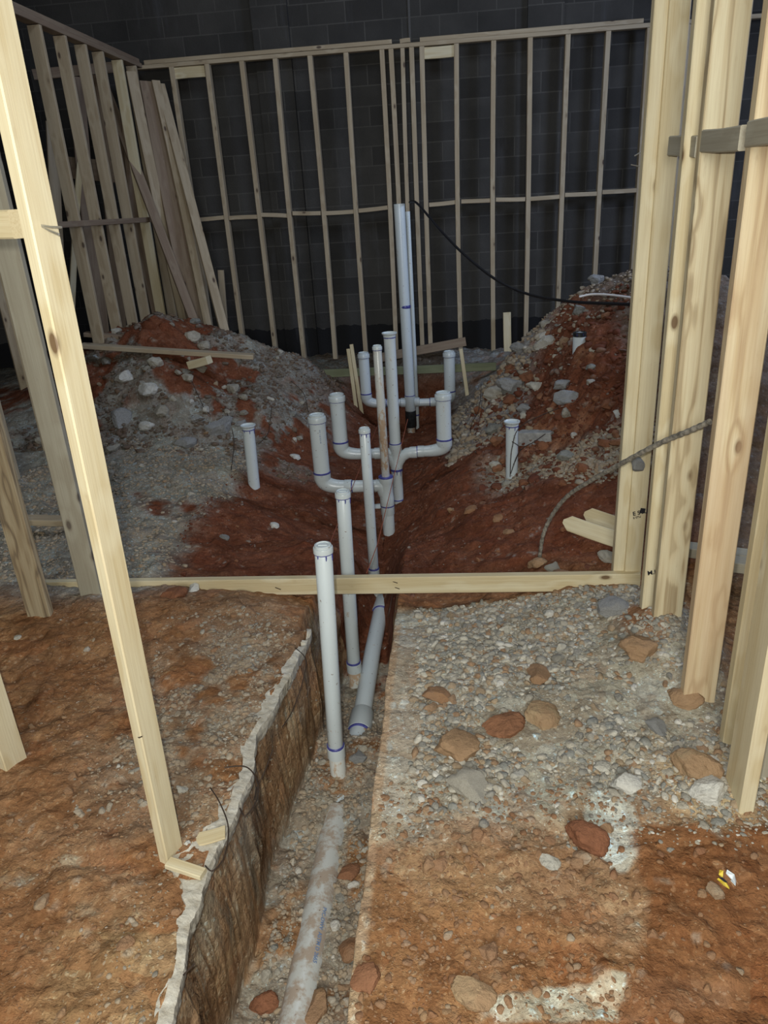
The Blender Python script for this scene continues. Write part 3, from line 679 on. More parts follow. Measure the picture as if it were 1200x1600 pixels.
# marker writing on the posts
def text_on(body, p, size, rot, material, label, cat, parent=None, name='marker_writing'):
    c = bpy.data.curves.new(name, 'FONT'); c.body = body; c.size = size; c.extrude = 0.0006; c.align_x = 'LEFT'
    c.offset = size*0.02
    o = bpy.data.objects.new(name, c); C.objects.link(o); o.location = p; o.rotation_euler = rot; c.materials.append(material)
    dg = bpy.context.evaluated_depsgraph_get(); me = bpy.data.meshes.new_from_object(o.evaluated_get(dg))
    me.name = name
    n = bpy.data.objects.new(name, me); C.objects.link(n); n.location = o.location; n.rotation_euler = o.rotation_euler
    bpy.data.objects.remove(o)
    if parent: 
        n.parent = parent; n.matrix_parent_inverse = parent.matrix_world.inverted()
        if label: n['label'] = label
    else: setp(n, label, cat)
    return n
bpy.context.view_layer.update()
posts = {o['label'][:12]: o for o in C.objects if o.name.startswith('wall_stud') and 'right post' in o.get('label', '')}
second = [o for o in C.objects if o.get('label','').startswith('second right post')][0]
third = [o for o in C.objects if o.get('label','').startswith('third right post')][0]
text_on('E STUD', at(989, 806, 3.232), 0.028, (math.radians(90), math.radians(-12), 0), BLACKINK, 'black stamped letters', None, second)
text_on('E STU', at(989.5, 811, 3.231), 0.014, (math.radians(90), math.radians(-12), 0), BLACKINK, 'small black stamped letters', None, second)
text_on('M.L.', at(1012, 899, 2.822), 0.028, (math.radians(90), math.radians(-12), 0), BLACKINK, 'small black letters', None, third)
k1 = at(1003, 798, 3.234)
bl_ = mesh_obj('ink_blot', [(k1.x-0.011,k1.y,k1.z-0.012),(k1.x+0.012,k1.y,k1.z-0.014),(k1.x+0.016,k1.y,k1.z+0.010),(k1.x-0.006,k1.y,k1.z+0.014),
       (k1.x-0.011,k1.y-0.001,k1.z-0.012),(k1.x+0.012,k1.y-0.001,k1.z-0.014),(k1.x+0.016,k1.y-0.001,k1.z+0.010),(k1.x-0.006,k1.y-0.001,k1.z+0.014)],
       [(0,1,2,3),(7,6,5,4),(0,4,5,1),(1,5,6,2),(2,6,7,3),(3,7,4,0)], BLACKINK, second, False)
bl_.matrix_parent_inverse = second.matrix_world.inverted()
# nails poking out of the left post edge
for k in range(2):
    a = at(1001-k*2, 238+k*22, 3.25); o = sweep('nail', [a, a+Vector((-0.025-0.01*k, -0.01, -0.012+0.02*k))], 0.0022, STEEL, None, 8)
    setp(o, ['upper nail sticking out of the left edge of the right posts','lower nail sticking out of the left edge of the right posts'][k], 'nail')

# ------------------------------------------------------------------ pipes
def ring(parent, p, r, h=0.012, axis=(0,0,1), name='primer_ring'):
    q = Vector(p) - Vector(axis).normalized()*h/2
    return lathe(name, [(r*0.97,0),(r*1.015,h*0.12),(r*1.02,h*0.5),(r*1.015,h*0.88),(r*0.97,h)], q, axis, PRIMER, parent)
def drips(parent, p, r, n=3, ln=0.035):
    """runs of primer below a ring"""
    for k in range(n):
        a = math.radians(-120 + 60*k/max(1, n-1)*1.6 + 7*k); rr = r*1.004
        c = Vector(p) + Vector((math.cos(a)*rr, math.sin(a)*rr, 0)); L = ln*(0.5+0.5*((k*7) % 3)/2)
        sweep('primer_drip', [c, c-Vector((0,0,L*0.6)), c-Vector((0.001,0,L))], [0.0035, 0.003, 0.0015], PRIMER, parent, 8)
def cap_plug(parent, p, r):                                            # cap with a raised cleanout plug
    rr = r*1.13; h = r*0.75
    c = lathe('cap', [(rr,0),(rr,h*0.75),(rr*0.97,h*0.85),(rr*0.86,h*0.88),(rr*0.84,h*1.25),(rr*0.78,h*1.3),(rr*0.70,h*1.3),(rr*0.68,h*1.15),(0.001,h*1.12)], p, (0,0,1), FITTING, parent)
    b_ = box('plug_bar', (-r*0.5,-r*0.12,h*1.12),(r*0.5,r*0.12,h*1.27), FITTING, c)
    ring(parent, p, rr*0.96, 0.01); return c
def cap_flange(parent, p, r):                                          # flared socket end closed by a recessed disc
    rr = r*1.3; h = r*0.8
    c = lathe('flange_cap', [(r*1.06,0),(r*1.08,h*0.5),(rr*0.95,h*0.72),(rr,h*0.8),(rr,h),(rr*0.93,h*1.02),(rr*0.88,h*0.9),(rr*0.82,h*0.72),(0.001,h*0.68)], p, (0,0,1), FITTING, parent)
    ring(parent, p, r*1.07, 0.008); return c
def tube(name, p0, p1, r, material, parent):
    p0, p1 = Vector(p0), Vector(p1); d = p1-p0; L = d.length
    return lathe(name, [(r*0.96,0),(r,0.002),(r,L*0.5),(r,L-0.002),(r*0.96,L)], p0, d, material, parent)
def pipe_text(parent, p, body, size, r):
    """small vertical printing following the pipe front"""
    t = text_on(body, p, size, (math.radians(90), math.radians(90), 0), INK, 'faint printed letters', None, parent, 'printed_text'); return t

def riser(px, top, base, Y, dpx, cap, label, ringpy=None, mat_=PVC, group=None, name='riser_pipe', buried=0.25):
    pt, pb = at(px[0], top, Y), at(px[1], base, Y)
    xx = (pt.x+pb.x)/2; r = size_at(dpx, (px[0]+px[1])/2, (top+base)/2, Y)/2
    t = thing(name, (xx, Y, gz(xx, Y)), label, 'pipe', group)
    lx = (pb.x-pt.x)
    A = Vector((pt.x, Y, pt.z - r*1.0)); B = Vector((pb.x, Y, pb.z-buried))
    if ringpy:
        zr = at(px[1], ringpy, Y).z
        tube('pipe', Vector((pb.x, Y, zr)), A, r, mat_, t)
        ring(t, (pb.x, Y, zr+0.004), r*1.10, 0.016)
        lathe('coupling', [(r*1.14,-0.055),(r*1.16,-0.05),(r*1.16,0),(r*1.02,0.003)], (pb.x, Y, zr), (0,0,1), FITTING, t)
        tube('lower_pipe', (pb.x, Y, pb.z-buried), (pb.x, Y, zr-0.05), r*1.02, PVC_DIRTY, t)
    else: tube('pipe', B, A, r, mat_, t)
    d = 0.0
    if cap == 'plug': cap_plug(t, A, r)
    elif cap == 'flange': cap_flange(t, A, r)
    drips(t, A, r, 3)
    return t, r
t1, r1 = riser((504,530), 850, 1218, 2.60, 26.0, 'plug', 'tall nearest white riser pipe standing in the trench in front of the plank', 1166)
t2, r2 = riser((535,557), 766, 1085, 3.40, 21.0, 'plug', 'second white riser pipe, rising just behind the plank from the trench', 1035)
t3, r3 = riser((569,587), 668, 930, 4.25, 15.8, 'plug', 'slim third white riser pipe behind the plank with cap and drips', 889)
t4, r4 = riser((387,398), 662, 783, 5.2, 18.0, 'flange', 'lone white pipe standing at the left side of the pit', None)
t5, r5 = riser((800,800), 656, 752, 5.0, 19.0, 'flange', 'lone white pipe standing in gravel at the right side of the pit', None)
t6, r6 = riser((906,906), 510, 526, 5.75, 20.0, None, 'short white pipe stub poking out of the red mound', None)
lathe('cap', [(r6*1.04,-0.03),(r6*1.06,0.0),(r6*0.8,0.004),(r6*0.75,-0.01),(0.001,-0.012)], (t6.location.x, 5.75, at(906,510,5.75).z - r6*0.9), (0,0,1), RUBBER, t6)
for t, s_, py, Yp in ((t1, 0.022, 930, 2.60), (t2, 0.02, 830, 3.40)):
    pass

def elbow(parent, A, corner, B, r0, r1_, n=10):
    """closet bend from A (down a riser) round the corner to B"""
    A, c, B = Vector(A), Vector(corner), Vector(B); pts, rad = [], []
    for i in range(n+1):
        u = i/n; pts.append(A*(1-u)**2 + c*2*u*(1-u) + B*u*u); rad.append(r0*(1-u)+r1_*u)
    return sweep('elbow', pts, rad, FITTING, parent, 24)

def closet_arm(t, xr, y_top, y_ring, y_h, x_tee, Y, dr, dh, side, cap=True, tape=None):
    """riser + bend + horizontal pipe of a closet arm; side -1 left, +1 right"""
    pr = at(xr[1], y_ring, Y); top = at(xr[0], y_top, Y); rr = size_at(dr, xr[1], y_ring, Y)/2; rh = size_at(dh, x_tee, y_h, Y)/2
    zh = at((xr[1]+x_tee)/2, y_h, Y).z; xt = at(x_tee, y_h, Y).x; x0 = pr.x
    A = Vector((x0, Y, pr.z)); T = Vector((top.x*0.5+x0*0.5, Y, top.z-rr*0.9))
    p = tube('riser', A, (x0, Y, top.z-rr*0.9), rr, PVC, t); cap_plug(t, (x0, Y, top.z-rr*0.9), rr)
    ring(t, A, rr*1.06, 0.014)
    lathe('socket', [(rr*1.06,-0.05),(rr*1.07,-0.048),(rr*1.07,0),(rr*1.0,0.001)], A, (0,0,1), FITTING, t)
    lat = 0.85*(pr.z-zh) if (pr.z-zh) > 0.13 else 0.13
    E = Vector((x0 - side*(rr+0.06+0.04), Y, zh))
    elbow(t, A-Vector((0,0,0.04)), (x0, Y, zh), E, rr*1.05, rh*1.08)
    tube('horizontal_pipe', E+Vector((side*0.01,0,0)), (xt, Y, zh), rh, PVC, t)
    lathe('socket', [(rh*1.14,0),(rh*1.16,0.002),(rh*1.16,0.05),(rh*1.0,0.052)], E, (-side,0,0), FITTING, t)
    ring(t, E+Vector((-side*0.055,0,0)), rh*1.05, 0.008, (1,0,0))
    if tape: 
        q0 = at(tape[0], y_h, Y).x; q1 = at(tape[1], y_h, Y).x
        tube('black_tape', (q0,Y,zh), (q1,Y,zh), rh*1.07, RUBBER, t)
    return zh, xt, rh

# stack with one closet arm (nearest of the three)
Y1 = 4.9; pc_ = at(606, 800, Y1)
s1 = thing('pipe_stack', (pc_.x, Y1, gz(pc_.x, Y1)), 'nearest pipe tree in the pit, one capped arm bending up on its left', 'pipe stack')
zh, xt, rh = closet_arm(s1, (496,503), 648, 738, 760, 600, Y1, 24.8, 19.0, -1)
rs = size_at(19.0, 606, 800, Y1)/2; xs = pc_.x
tube('lower_pipe', (xs, Y1, -0.75), (xs, Y1, at(606,790,Y1).z), rs, PVC, s1)
zt1 = at(605, 745, Y1).z; zr1 = at(606, 789, Y1).z
lathe('tee_fitting', [(rs*1.14,0),(rs*1.16,0.004),(rs*1.16,(zt1-zr1)*.3),(rs*1.08,(zt1-zr1)*.34),(rs*1.08,(zt1-zr1)*.8),(rs*1.18,(zt1-zr1)*.84),(rs*1.18,zt1-zr1),(rs*0.8,zt1-zr1+0.002)], (xs,Y1,zr1), (0,0,1), FITTING, s1)
lathe('coupling', [(rs*1.10,-0.07),(rs*1.12,-0.068),(rs*1.12,0),(rs,0.001)], (xs,Y1,zr1), (0,0,1), FITTING, s1)
ring(s1, (xs,Y1,zr1), rs*1.14, 0.014); ring(s1, (xs,Y1,zt1), rs*1.16, 0.014)
sweep('sweep_branch', [(xt-0.06,Y1,zh),(xt-0.02,Y1,zh-0.005),(xs-rs*0.5,Y1,zh-0.05),(xs,Y1,zh-0.12)], [rh*1.12, rh*1.1, rh, rh*0.8], FITTING, s1)
rt_ = size_at(13.4, 600, 640, Y1)/2; ztop = at(594, 540, Y1).z
tube('vent_pipe', (xs, Y1, zt1), (xs-0.005, Y1, ztop-0.02), rt_, PVC_DIRTY, s1); cap_plug(s1, (xs-0.005, Y1, ztop-0.025), rt_)

# stack with two closet arms
Y2 = 5.4; pc_ = at(619, 720, Y2)
s2 = thing('pipe_stack', (pc_.x, Y2, gz(pc_.x, Y2)), 'middle pipe tree in the pit with capped arms left and right, right arm black-taped', 'pipe stack')
zh, xt, rh = closet_arm(s2, (527,532), 616, 690, 709, 612, Y2, 23, 15.6, -1)
zh2, xt2, rh2 = closet_arm(s2, (694,694), 613, 686, 705, 640, Y2, 23, 15.6, 1, tape=(667,684))
rs = size_at(17.2, 619, 720, Y2)/2; xs = pc_.x
zt2 = at(619, 693, Y2).z; zr2 = at(622, 733, Y2).z
tube('stack_pipe', (xs, Y2, zt2), (xs, Y2, at(609,525,Y2).z), rs, PVC, s2); cap_flange(s2, (xs, Y2, at(609,527,Y2).z), rs)
lathe('double_wye', [(rs*1.1,0),(rs*1.12,0.004),(rs*1.12,(zt2-zr2)*.25),(rs*1.04,(zt2-zr2)*.3),(rs*1.04,(zt2-zr2)*.7),(rs*1.15,(zt2-zr2)*.75),(rs*1.15,zt2-zr2),(rs,zt2-zr2+0.002)], (xs,Y2,zr2), (0,0,1), FITTING, s2)
for s_ in (-1, 1):
    sweep('wye_branch', [(xs+s_*0.125,Y2-0.004,zh),(xs+s_*0.09,Y2-0.004,zh-0.003),(xs+s_*0.05,Y2-0.004,zh-0.03),(xs+s_*0.022,Y2-0.004,zh-0.075),(xs+s_*0.005,Y2,zh-0.14)], [rh*1.1,rh*1.1,rh*1.05,rh,rh*0.8], FITTING, s2)
    lathe('socket', [(rh*1.14,0),(rh*1.16,0.002),(rh*1.16,0.045),(rh*1.0,0.047)], (xs+s_*0.12,Y2,zh), (s_,0,0), FITTING, s2)
tube('lower_pipe', (xs, Y2, -0.8), (xs, Y2, zr2), rs, PVC, s2)
ring(s2, (xs,Y2,zr2), rs*1.12, 0.02); ring(s2, (xs,Y2,zt2), rs*1.12, 0.014); drips(s2, (xs,Y2,zr2), rs*1.01, 4, 0.05)
zf = at(622, 780, Y2).z
lathe('base_fitting', [(rs*1.12,-0.1),(rs*1.25,-0.06),(rs*1.25,0),(rs,0.004)], (xs,Y2,zf), (0,0,1), FITTING, s2); ring(s2, (xs,Y2,zf), rs*1.22, 0.012)
sweep('branch_pipe', [(xs-0.26, Y2-0.02, zf-0.07),(xs-0.1, Y2-0.02, zf-0.05),(xs, Y2-0.02, zf-0.06)], 0.03, PVC, s2)
sweep('branch_pipe', [(xs+0.02, Y2-0.04, zf-0.09),(xs+0.16, Y2-0.02, zf-0.02)], 0.022, PVC_DIRTY, s2)

# far stack
Y3 = 7.6; pc_ = at(640, 610, Y3)
s3 = thing('pipe_stack', (pc_.x, Y3, gz(pc_.x, Y3)), 'farthest pipe tree with the tallest stack, ending in a black coupling', 'pipe stack')
zh, xt, rh = closet_arm(s3, (569.5,572), 551, 615, 630, 632, Y3, 16.6, 12.0, -1)
zh2, xt2, rh2 = closet_arm(s3, (700,703), 549, 611, 628, 655, Y3, 17.2, 12.0, 1)
rs = size_at(16.0, 638, 500, Y3)/2; xs = pc_.x
zt3 = at(640, 618, Y3).z; zr3 = at(641, 642, Y3).z
tube('stack_pipe', (xs, Y3, zt3), (xs-0.02, Y3, at(633,318,Y3).z), rs*1.02, PVC, s3); ring(s3, (xs,Y3,zt3), rs*1.08, 0.012)
ring(s3, (xs-0.006,Y3,at(637,479,Y3).z), rs*1.04, 0.03)
lathe('tee_fitting', [(rs*0.95,0),(rs*1.1,0.01),(rs*1.1,zt3-zr3),(rs,zt3-zr3+.002)], (xs,Y3,zr3), (0,0,1), FITTING, s3)
for s_ in (-1, 1): lathe('socket', [(rh*1.1,0),(rh*1.2,0.01),(rh*1.2,0.05),(rh,0.055)], (xs+s_*rs*0.9,Y3,zh), (s_,0,0), FITTING, s3)
zc1 = at(642, 667, Y3).z
lathe('black_coupling', [(rs*1.0,0),(rs*1.12,0.01),(rs*1.12,zr3-zc1),(rs*0.95,zr3-zc1+.01)], (xs,Y3,zc1), (0,0,1), RUBBER, s3)
tube('lower_pipe', (xs, Y3, zc1-0.4), (xs, Y3, zc1+0.01), rs*0.8, PVC_DIRTY, s3)
Yv = 7.75; pv = at(648, 560, Yv)
tv = thing('vent_pipe', (pv.x, Yv, gz(pv.x, Yv)), 'slim white vent pipe standing close behind the tallest stack', 'pipe')
rv = size_at(7.2, 648, 500, Yv)/2
tube('pipe', (pv.x, Yv, at(652,650,Yv).z), (pv.x-0.01, Yv, at(645,330,Yv).z), rv, FITTING, tv)
tube('lower_pipe', (pv.x, Yv, -0.6), (pv.x, Yv, at(652,650,Yv).z), rv*0.8, FITTING, tv); ring(tv, (pv.x, Yv, at(652,648,Yv).z), rv*1.05, 0.015)

# main drain at the bottom of the trench
m0 = Vector((-0.553, 1.05, -0.605)); m1 = Vector((-0.535, 2.42, -0.615)); m2 = Vector((-0.50, 3.02, -0.64)); m3 = Vector((-0.475, 4.25, -0.60))
mp = thing('drain_pipe', m0, 'large dusty white drain pipe lying along the bottom of the trench', 'pipe')
sweep('pipe', [m0, (m0+m1)/2, m1], 0.060, PVC_DUST, mp, 32); sweep('pipe', [m1, m2], 0.050, PVC, mp, 32); sweep('pipe', [m2, (m2+m3)/2+Vector((0,0,0.03)), m3], 0.048, PVC, mp, 32)
for (pp, r_) in ((m2, 0.052), (m3-Vector((0,0.12,0)), 0.05)):
    ax = (m3-m2).normalized()
    lathe('socket', [(r_*1.02,-0.04),(r_*1.2,-0.035),(r_*1.2,0.10),(r_,0.12)], pp, ax, FITTING, mp); ring(mp, pp-ax*0.04, r_*1.15, 0.014, ax)
# printing along the drain
bpy.context.view_layer.update()
dirm = (m1-m0).normalized(); side = dirm.cross(Vector((0,0,1))).normalized(); up = side.cross(dirm)
a = math.radians(28); nrm = (up*math.cos(a) + side*math.sin(a))
pT = m0 + dirm*0.86 + nrm*0.0602
tcv = text_on('PVC-DWV  ASTM D 2665', pT, 0.020, (0,0,0), INK, 'blue printed letters', None, None, 'printed_text')
xd_ = -dirm; zd = nrm; yd_ = zd.cross(xd_)
Mt = Matrix((xd_, yd_, zd)).transposed().to_4x4(); Mt.translation = pT; tcv.matrix_world = Mt
if 'category' in tcv: del tcv['category']
tcv.parent = mp; tcv.matrix_parent_inverse = mp.matrix_world.inverted()
# tiny vertical printing on standing pipes
for t_, px, py, Yp, r_ in ((t2, 537, 840, 3.40, r2), (s1, 499, 690, Y1, size_at(24.8,503,700,Y1)/2)):
    p = at(px, py, Yp); zz = p.z
    base = t_.location if t_ is not s1 else Vector((at(503,738,Y1).x, Y1, 0))
    aa = math.radians(-72)
    q = Vector((base.x+math.cos(aa)*r_*1.004, Yp+math.sin(aa)*r_*1.004, zz+0.10))
    tt = text_on('PVC 1120 SCH 40', q, 0.013, (math.radians(90), math.radians(90), aa+math.radians(90)), INK, 'faint printed letters', None, t_, 'printed_text')

# ------------------------------------------------------------------ rebar, cables, strings, wires
pts = spline([at(*q) for q in ((1109,659,2.50),(1075,674,2.6),(1030,693,2.75),(975,722,2.95),(925,750,3.2),(888,774,3.38),(864,803,3.5),(849,835,3.56),(843,872,3.6))], 16)
rad = [0.0095 + (0.0016 if (i % 4) < 2 else 0) for i in range(len(pts))]
setp(sweep('rebar', pts, rad, REBAR, None, 10), 'muddy curved reinforcing bar reaching from the soil to the right posts', 'rebar')
pts = spline([at(*q) for q in ((640,316,7.55),(652,318,7.4),(690,362,7.0),(730,402,6.6),(780,440,6.2),(830,461,5.9),(890,471,5.5),(940,474,5.2),(1000,476,4.9))], 8)
setp(sweep('cable', pts, 0.011, CABLE, None, 8), 'black cable hanging from the tallest pipe across to the right mound', 'cable')
pts = spline([at(*q) for q in ((905,464,5.6),(925,460,5.6),(955,461,5.5),(1000,467,5.3))], 6)
setp(sweep('cable', pts, 0.008, WHITECABLE, None, 8), 'short white cable lying over the top of the right mound', 'cable')
setp(sweep('string', [at(637,655,5.3), at(590,850,3.6), at(573,895,3.25)], 0.0022, STRING, None, 6), 'thin red string stretched from the middle pipe tree to the plank', 'string')
setp(sweep('string', [at(590,665,6.5), at(555,750,4.6), at(515,850,3.0)], 0.0022, STRING, None, 6), 'thin red string stretched past the second pipe towards the nearest pipe', 'string')
def wire(pts, label, r=0.0022):
    setp(sweep('tie_wire', spline(pts, 8), r, RUST, None, 6), label, 'wire')
def g(px, py, dz=0.02, z=None):
    p = atz(px, py, 0.03 if z is None else z); return p + Vector((0,0,dz))
wire([g(330,1238), g(345,1262), g(358,1300), g(352,1345), g(334,1368), g(322,1360)], 'bent wire curling over the slab edge right of the post foot')
wire([g(352,1206), g(385,1205), g(402,1225), g(403,1255), g(385,1282), g(376,1270)], 'wire loop on the slab edge a little above the post foot', 0.0026)
wire([g(462,1018), g(478,1035), g(476,1062), g(458,1100,-.02), g(440,1130,-.02)], 'thin wire along the upper slab edge beside the nearest pipe')
wire([g(425,1165,-.02), g(412,1190,-.04), g(398,1210,-.06), g(395,1232,-.05)], 'short wire hanging off the middle of the slab edge')
wire([g(288,1532), g(296,1524), g(306,1514)], 'short wire end sticking from the slab edge near the bottom')
for k, ((a, b_, c, d)) in enumerate((((797,745),(800,700),(815,665),(872,638)), ((798,740),(812,705),(835,690),(852,678)), ((800,690),(812,700),(806,718),(800,730)))):
    wire([at(*a, 4.9), at(*b_, 4.88), at(*c, 4.9), at(*d, 5.0)], ['long thin wire arching from the right lone pipe over the gravel','thin wire crossing the middle of the right lone pipe','short wire loop beside the right lone pipe'][k], 0.003)
for k, ((a, b_, c)) in enumerate((((300,600),(318,640),(330,655)), ((352,640),(366,690),(362,740)), ((455,600),(475,620),(482,648)), ((425,640),(420,680),(404,700)))):
    Yk = 5.6 if k == 1 else 6.2
    ps = [hit(*q) for q in (a, b_, c)]
    if all(ps): wire([q+Vector((0,0,0.03)) for q in ps], ['thin wire on the left mound among pale rocks','thin wire hanging beside the left lone pipe','thin wire on the right flank of the left mound','thin wire loop just behind the left lone pipe'][k], 0.003)
p0 = hit(735,640) 
wire([at(738,690,6.2), at(736,665,6.2), at(748,640,6.2), at(752,600,6.4)], 'thin wire on the left flank of the right mound', 0.003)

# ------------------------------------------------------------------ loose timber
def lay(name, a, ya, b_, yb, wd, th, m_, label, up=(0,0,1), cat='board', **kw):
    return board(name, at(a[0],a[1],ya), at(b_[0],b_[1],yb), th, wd, up, m_, label, cat, **kw)
lay('loose_board', (128,540), 6.6, (397,557), 6.75, 0.11, 0.04, W_OLD, 'long board lying across the front of the left mound')
lay('loose_board', (133,522), 6.9, (250,532), 7.0, 0.10, 0.04, W_BROWN, 'darker board lying behind the long one on the left mound')
lay('wood_block', (297,570), 6.6, (327,562), 6.55, 0.09, 0.07, W_NEW, 'short pale wood block lying on the left mound', cat='wood block')
lay('loose_board', (25,812), 4.0, (105,814), 4.0, 0.09, 0.04, W_OLD, 'short board lying in the gravel behind the grained left stud')
a, b_ = at(882,815,3.72), at(985,850,3.45)
board('grade_stake', a, b_, 0.085, 0.035, (0.3,0.5,1), W_NEW, 'front pointed wooden stake lying beside the right posts', 'stake', point=0.05)
a, b_ = at(915,803,3.85), at(1000,832,3.6)
board('grade_stake', a, b_, 0.085, 0.035, (0.3,0.5,1), W_NEW, 'rear pointed wooden stake lying beside the right posts', 'stake', point=0.05)
for k, (px, py, Yk) in enumerate(((1150,868,2.9),(1180,885,2.75))):
    board('loose_board', at(px-80,py-10,Yk+0.5), at(px+70,py+10,Yk+0.3), 0.05, 0.09, (0,0,1), W_GREY, ['rear grey board lying behind the orange-stained post','front grey board lying behind the orange-stained post'][k], 'board')
zfp = at(640, 578, 8.0)
board('form_plank', (at(492,582,8.0).x, 8.0, zfp.z), (at(775,574,8.0).x, 8.0, zfp.z), 0.085, 0.04, (0,0,1), W_GREEN, 'greenish treated plank on edge along the far side of the pit', 'plank')
board('form_plank', (at(590,545,8.7).x, 8.7, 0.14), (at(728,538,8.7).x, 8.75, 0.28), 0.10, 0.04, (0,0,1), W_BROWN, 'brown plank lying at the foot of the far wall behind the pit', 'plank')
for k, (a, b_) in enumerate((((544,545),(558,650)), ((549,538),(567,655)), ((720,545),(736,662)))):
    p, q = at(b_[0], b_[1], 7.85), at(a[0], a[1], 7.95)
    board('grade_stake', p, q, 0.04, 0.02, (1,0,0), W_NEW, ['left wooden stake leaning on the greenish plank','second wooden stake leaning on the greenish plank left of the stacks','wooden stake leaning on the greenish plank right of the stacks'][k], 'stake', point=0.05)
p = hit(300, 1362)
pa_, pb2 = atz(263,1348,0.045), atz(318,1366,0.04)
board('wood_strip', pa_, pb2, 0.035, 0.018, (0.3,1,0), W_NEW, 'short pale wood strip between the bright post foot and the slab edge', 'wood strip')
board('wood_splinter', atz(307,1312,0.035), atz(352,1300,0.045), 0.05, 0.006, (0,1,0.1), W_NEW, 'ragged wood splinter lying on the slab edge', 'wood splinter', point=0.03)
nl = atz(213, 1150, 0.22); nl = at(214, 1150, cA.y-0.02)
setp(sweep('nail', [nl, nl+Vector((0.012,-0.012,0.004)), nl+Vector((0.022,-0.014,0.010))], 0.0018, RUST, None, 8), 'short rusty nail low on the bright near post', 'nail')
# bottom-right litter
for k, (px, py, m_, pts2, nm, lab) in enumerate((
  (1140,1378,PAPER,[(0,0.022),(0.010,0.004),(0.012,-0.006),(0.004,-0.022),(-0.004,-0.012),(0.004,-0.002),(-0.006,0.012)],'paper_scrap','white paper scrap lying on the smooth soil at lower right'),
  (1125,1370,YELLOW,[(0,0.008),(0.006,0.001),(0.002,-0.010),(-0.006,-0.004)],'wrapper_piece','upper tiny yellow wrapper piece beside the white paper scrap'),
  (1128,1388,YELLOW,[(-0.010,0.010),(0.002,0.012),(0.013,-0.008),(0.009,-0.016),(-0.003,-0.010)],'wrapper_piece','lower yellow and black wrapper beside the white paper scrap'))):
    p = hit(px, py) + Vector((0,0,0.012)); n = len(pts2)
    vs = [(x, y, 0.002+0.006*math.sin(i*2.1)) for i, (x, y) in enumerate(pts2)] + [(x, y, 0.006*math.sin(i*2.1)) for i, (x, y) in enumerate(pts2)]
    fs = [tuple(reversed(range(n))), tuple(range(n, 2*n))] + [(i, (i+1)%n, n+(i+1)%n, n+i) for i in range(n)]
    o = mesh_obj(nm, vs, fs, m_, None, False, p); setp(o, lab, 'litter'); o.scale = (1.2, 1.2, 1.2)
    if k == 2:
        s = mesh_obj('printed_patch', [(-0.008,0.006,0.010),(0.0,0.008,0.010),(0.008,-0.006,0.010),(0.002,-0.006,0.010),(-0.008,0.006,0.009),(0.0,0.008,0.009),(0.008,-0.006,0.009),(0.002,-0.006,0.009)], [(3,2,1,0),(4,5,6,7),(0,1,5,4),(1,2,6,5),(2,3,7,6),(3,0,4,7)], BLACKINK, o, False); s['label'] = 'black printed patch'

# ------------------------------------------------------------------ broken slab edge (left side of the trench)
def slab_edge():
    ys = np.arange(1.02, le[-1,1], 0.005); n = len(ys); prof = 18
    step = np.round(vnoise(ys*14, ys*0, 207)*5)/5
    e = np.interp(ys, le[:,1], le[:,0]) + 0.022*(step-0.5)*0.6 + 0.020*fbm(ys, ys*0, 5, 5, 201, 0.5)
    wpx = np.interp(ys, [1.02, 1.3, 1.45, 1.6, 1.75, 2.1, 2.5, 2.85], [.05, .035, .05, .11, .06, .055, .06, .02]) * (1+0.8*fbm(ys, ys*0+5, 6, 4, 211, .7))
    vs, fs = [], []
    for i, y in enumerate(ys):
        x1 = e[i]; x0 = x1 - max(0.008, wpx[i]); zg = 0.5*(gz(x0-0.01, y)+0.03)
        for j in range(prof):
            u = j/(prof-1)
            if u < 0.55: t = u/0.55; xx = x0 + (x1-x0)*t; zz = zg*(1-t) + 0.022*t + 0.006 + (-0.03 if j == 0 else 0)
            else: t = (u-0.55)/0.45; xx = x1 - 0.028*t**1.5; zz = 0.018 - 0.085*t
            vs.append((xx, y, zz))
    vs = np.array(vs); top = vs[:,2] > 0.0
    vs[:,2] += np.where(top, 0.006*fbm(vs[:,0], vs[:,1], 24, 4, 221, .6), 0.008*fbm(vs[:,1], vs[:,1]*0, 12, 3, 225))
    vs[:,0] += 0.007*fbm(vs[:,2]*3, vs[:,1], 22, 4, 231, .6)*(vs[:,2] < 0.02)
    for i in range(n-1):
        for j in range(prof-1): a = i*prof+j; fs.append((a, a+1, a+prof+1, a+prof))
    for i in range(n-1): fs.append((i*prof+prof-1, i*prof, (i+1)*prof, (i+1)*prof+prof-1))
    o = mesh_obj('slab_edge', vs, fs, CONC, None, True); o.data.set_sharp_from_angle(angle=math.radians(35))
    setp(o, 'ragged broken concrete slab edge running along the left side of the trench', 'concrete edge')
slab_edge()

# ------------------------------------------------------------------ stones
def ico(sub):
    t = (1+5**0.5)/2
    v = [(-1,t,0),(1,t,0),(-1,-t,0),(1,-t,0),(0,-1,t),(0,1,t),(0,-1,-t),(0,1,-t),(t,0,-1),(t,0,1),(-t,0,-1),(-t,0,1)]
    f = [(0,11,5),(0,5,1),(0,1,7),(0,7,10),(0,10,11),(1,5,9),(5,11,4),(11,10,2),(10,7,6),(7,1,8),(3,9,4),(3,4,2),(3,2,6),(3,6,8),(3,8,9),(4,9,5),(2,4,11),(6,2,10),(8,6,7),(9,8,1)]
    v = [Vector(a).normalized() for a in v]
    for _ in range(sub):
        c = {}; nf = []
        def mid(a, b_):
            k = (min(a,b_), max(a,b_))
            if k not in c: c[k] = len(v); v.append(((v[a]+v[b_])/2).normalized())
            return c[k]
        for (a, b_, d) in f:
            x, y, z = mid(a,b_), mid(b_,d), mid(d,a); nf += [(a,x,z),(b_,y,x),(d,z,y),(x,y,z)]
        f = nf
    return np.array([tuple(a) for a in v]), f
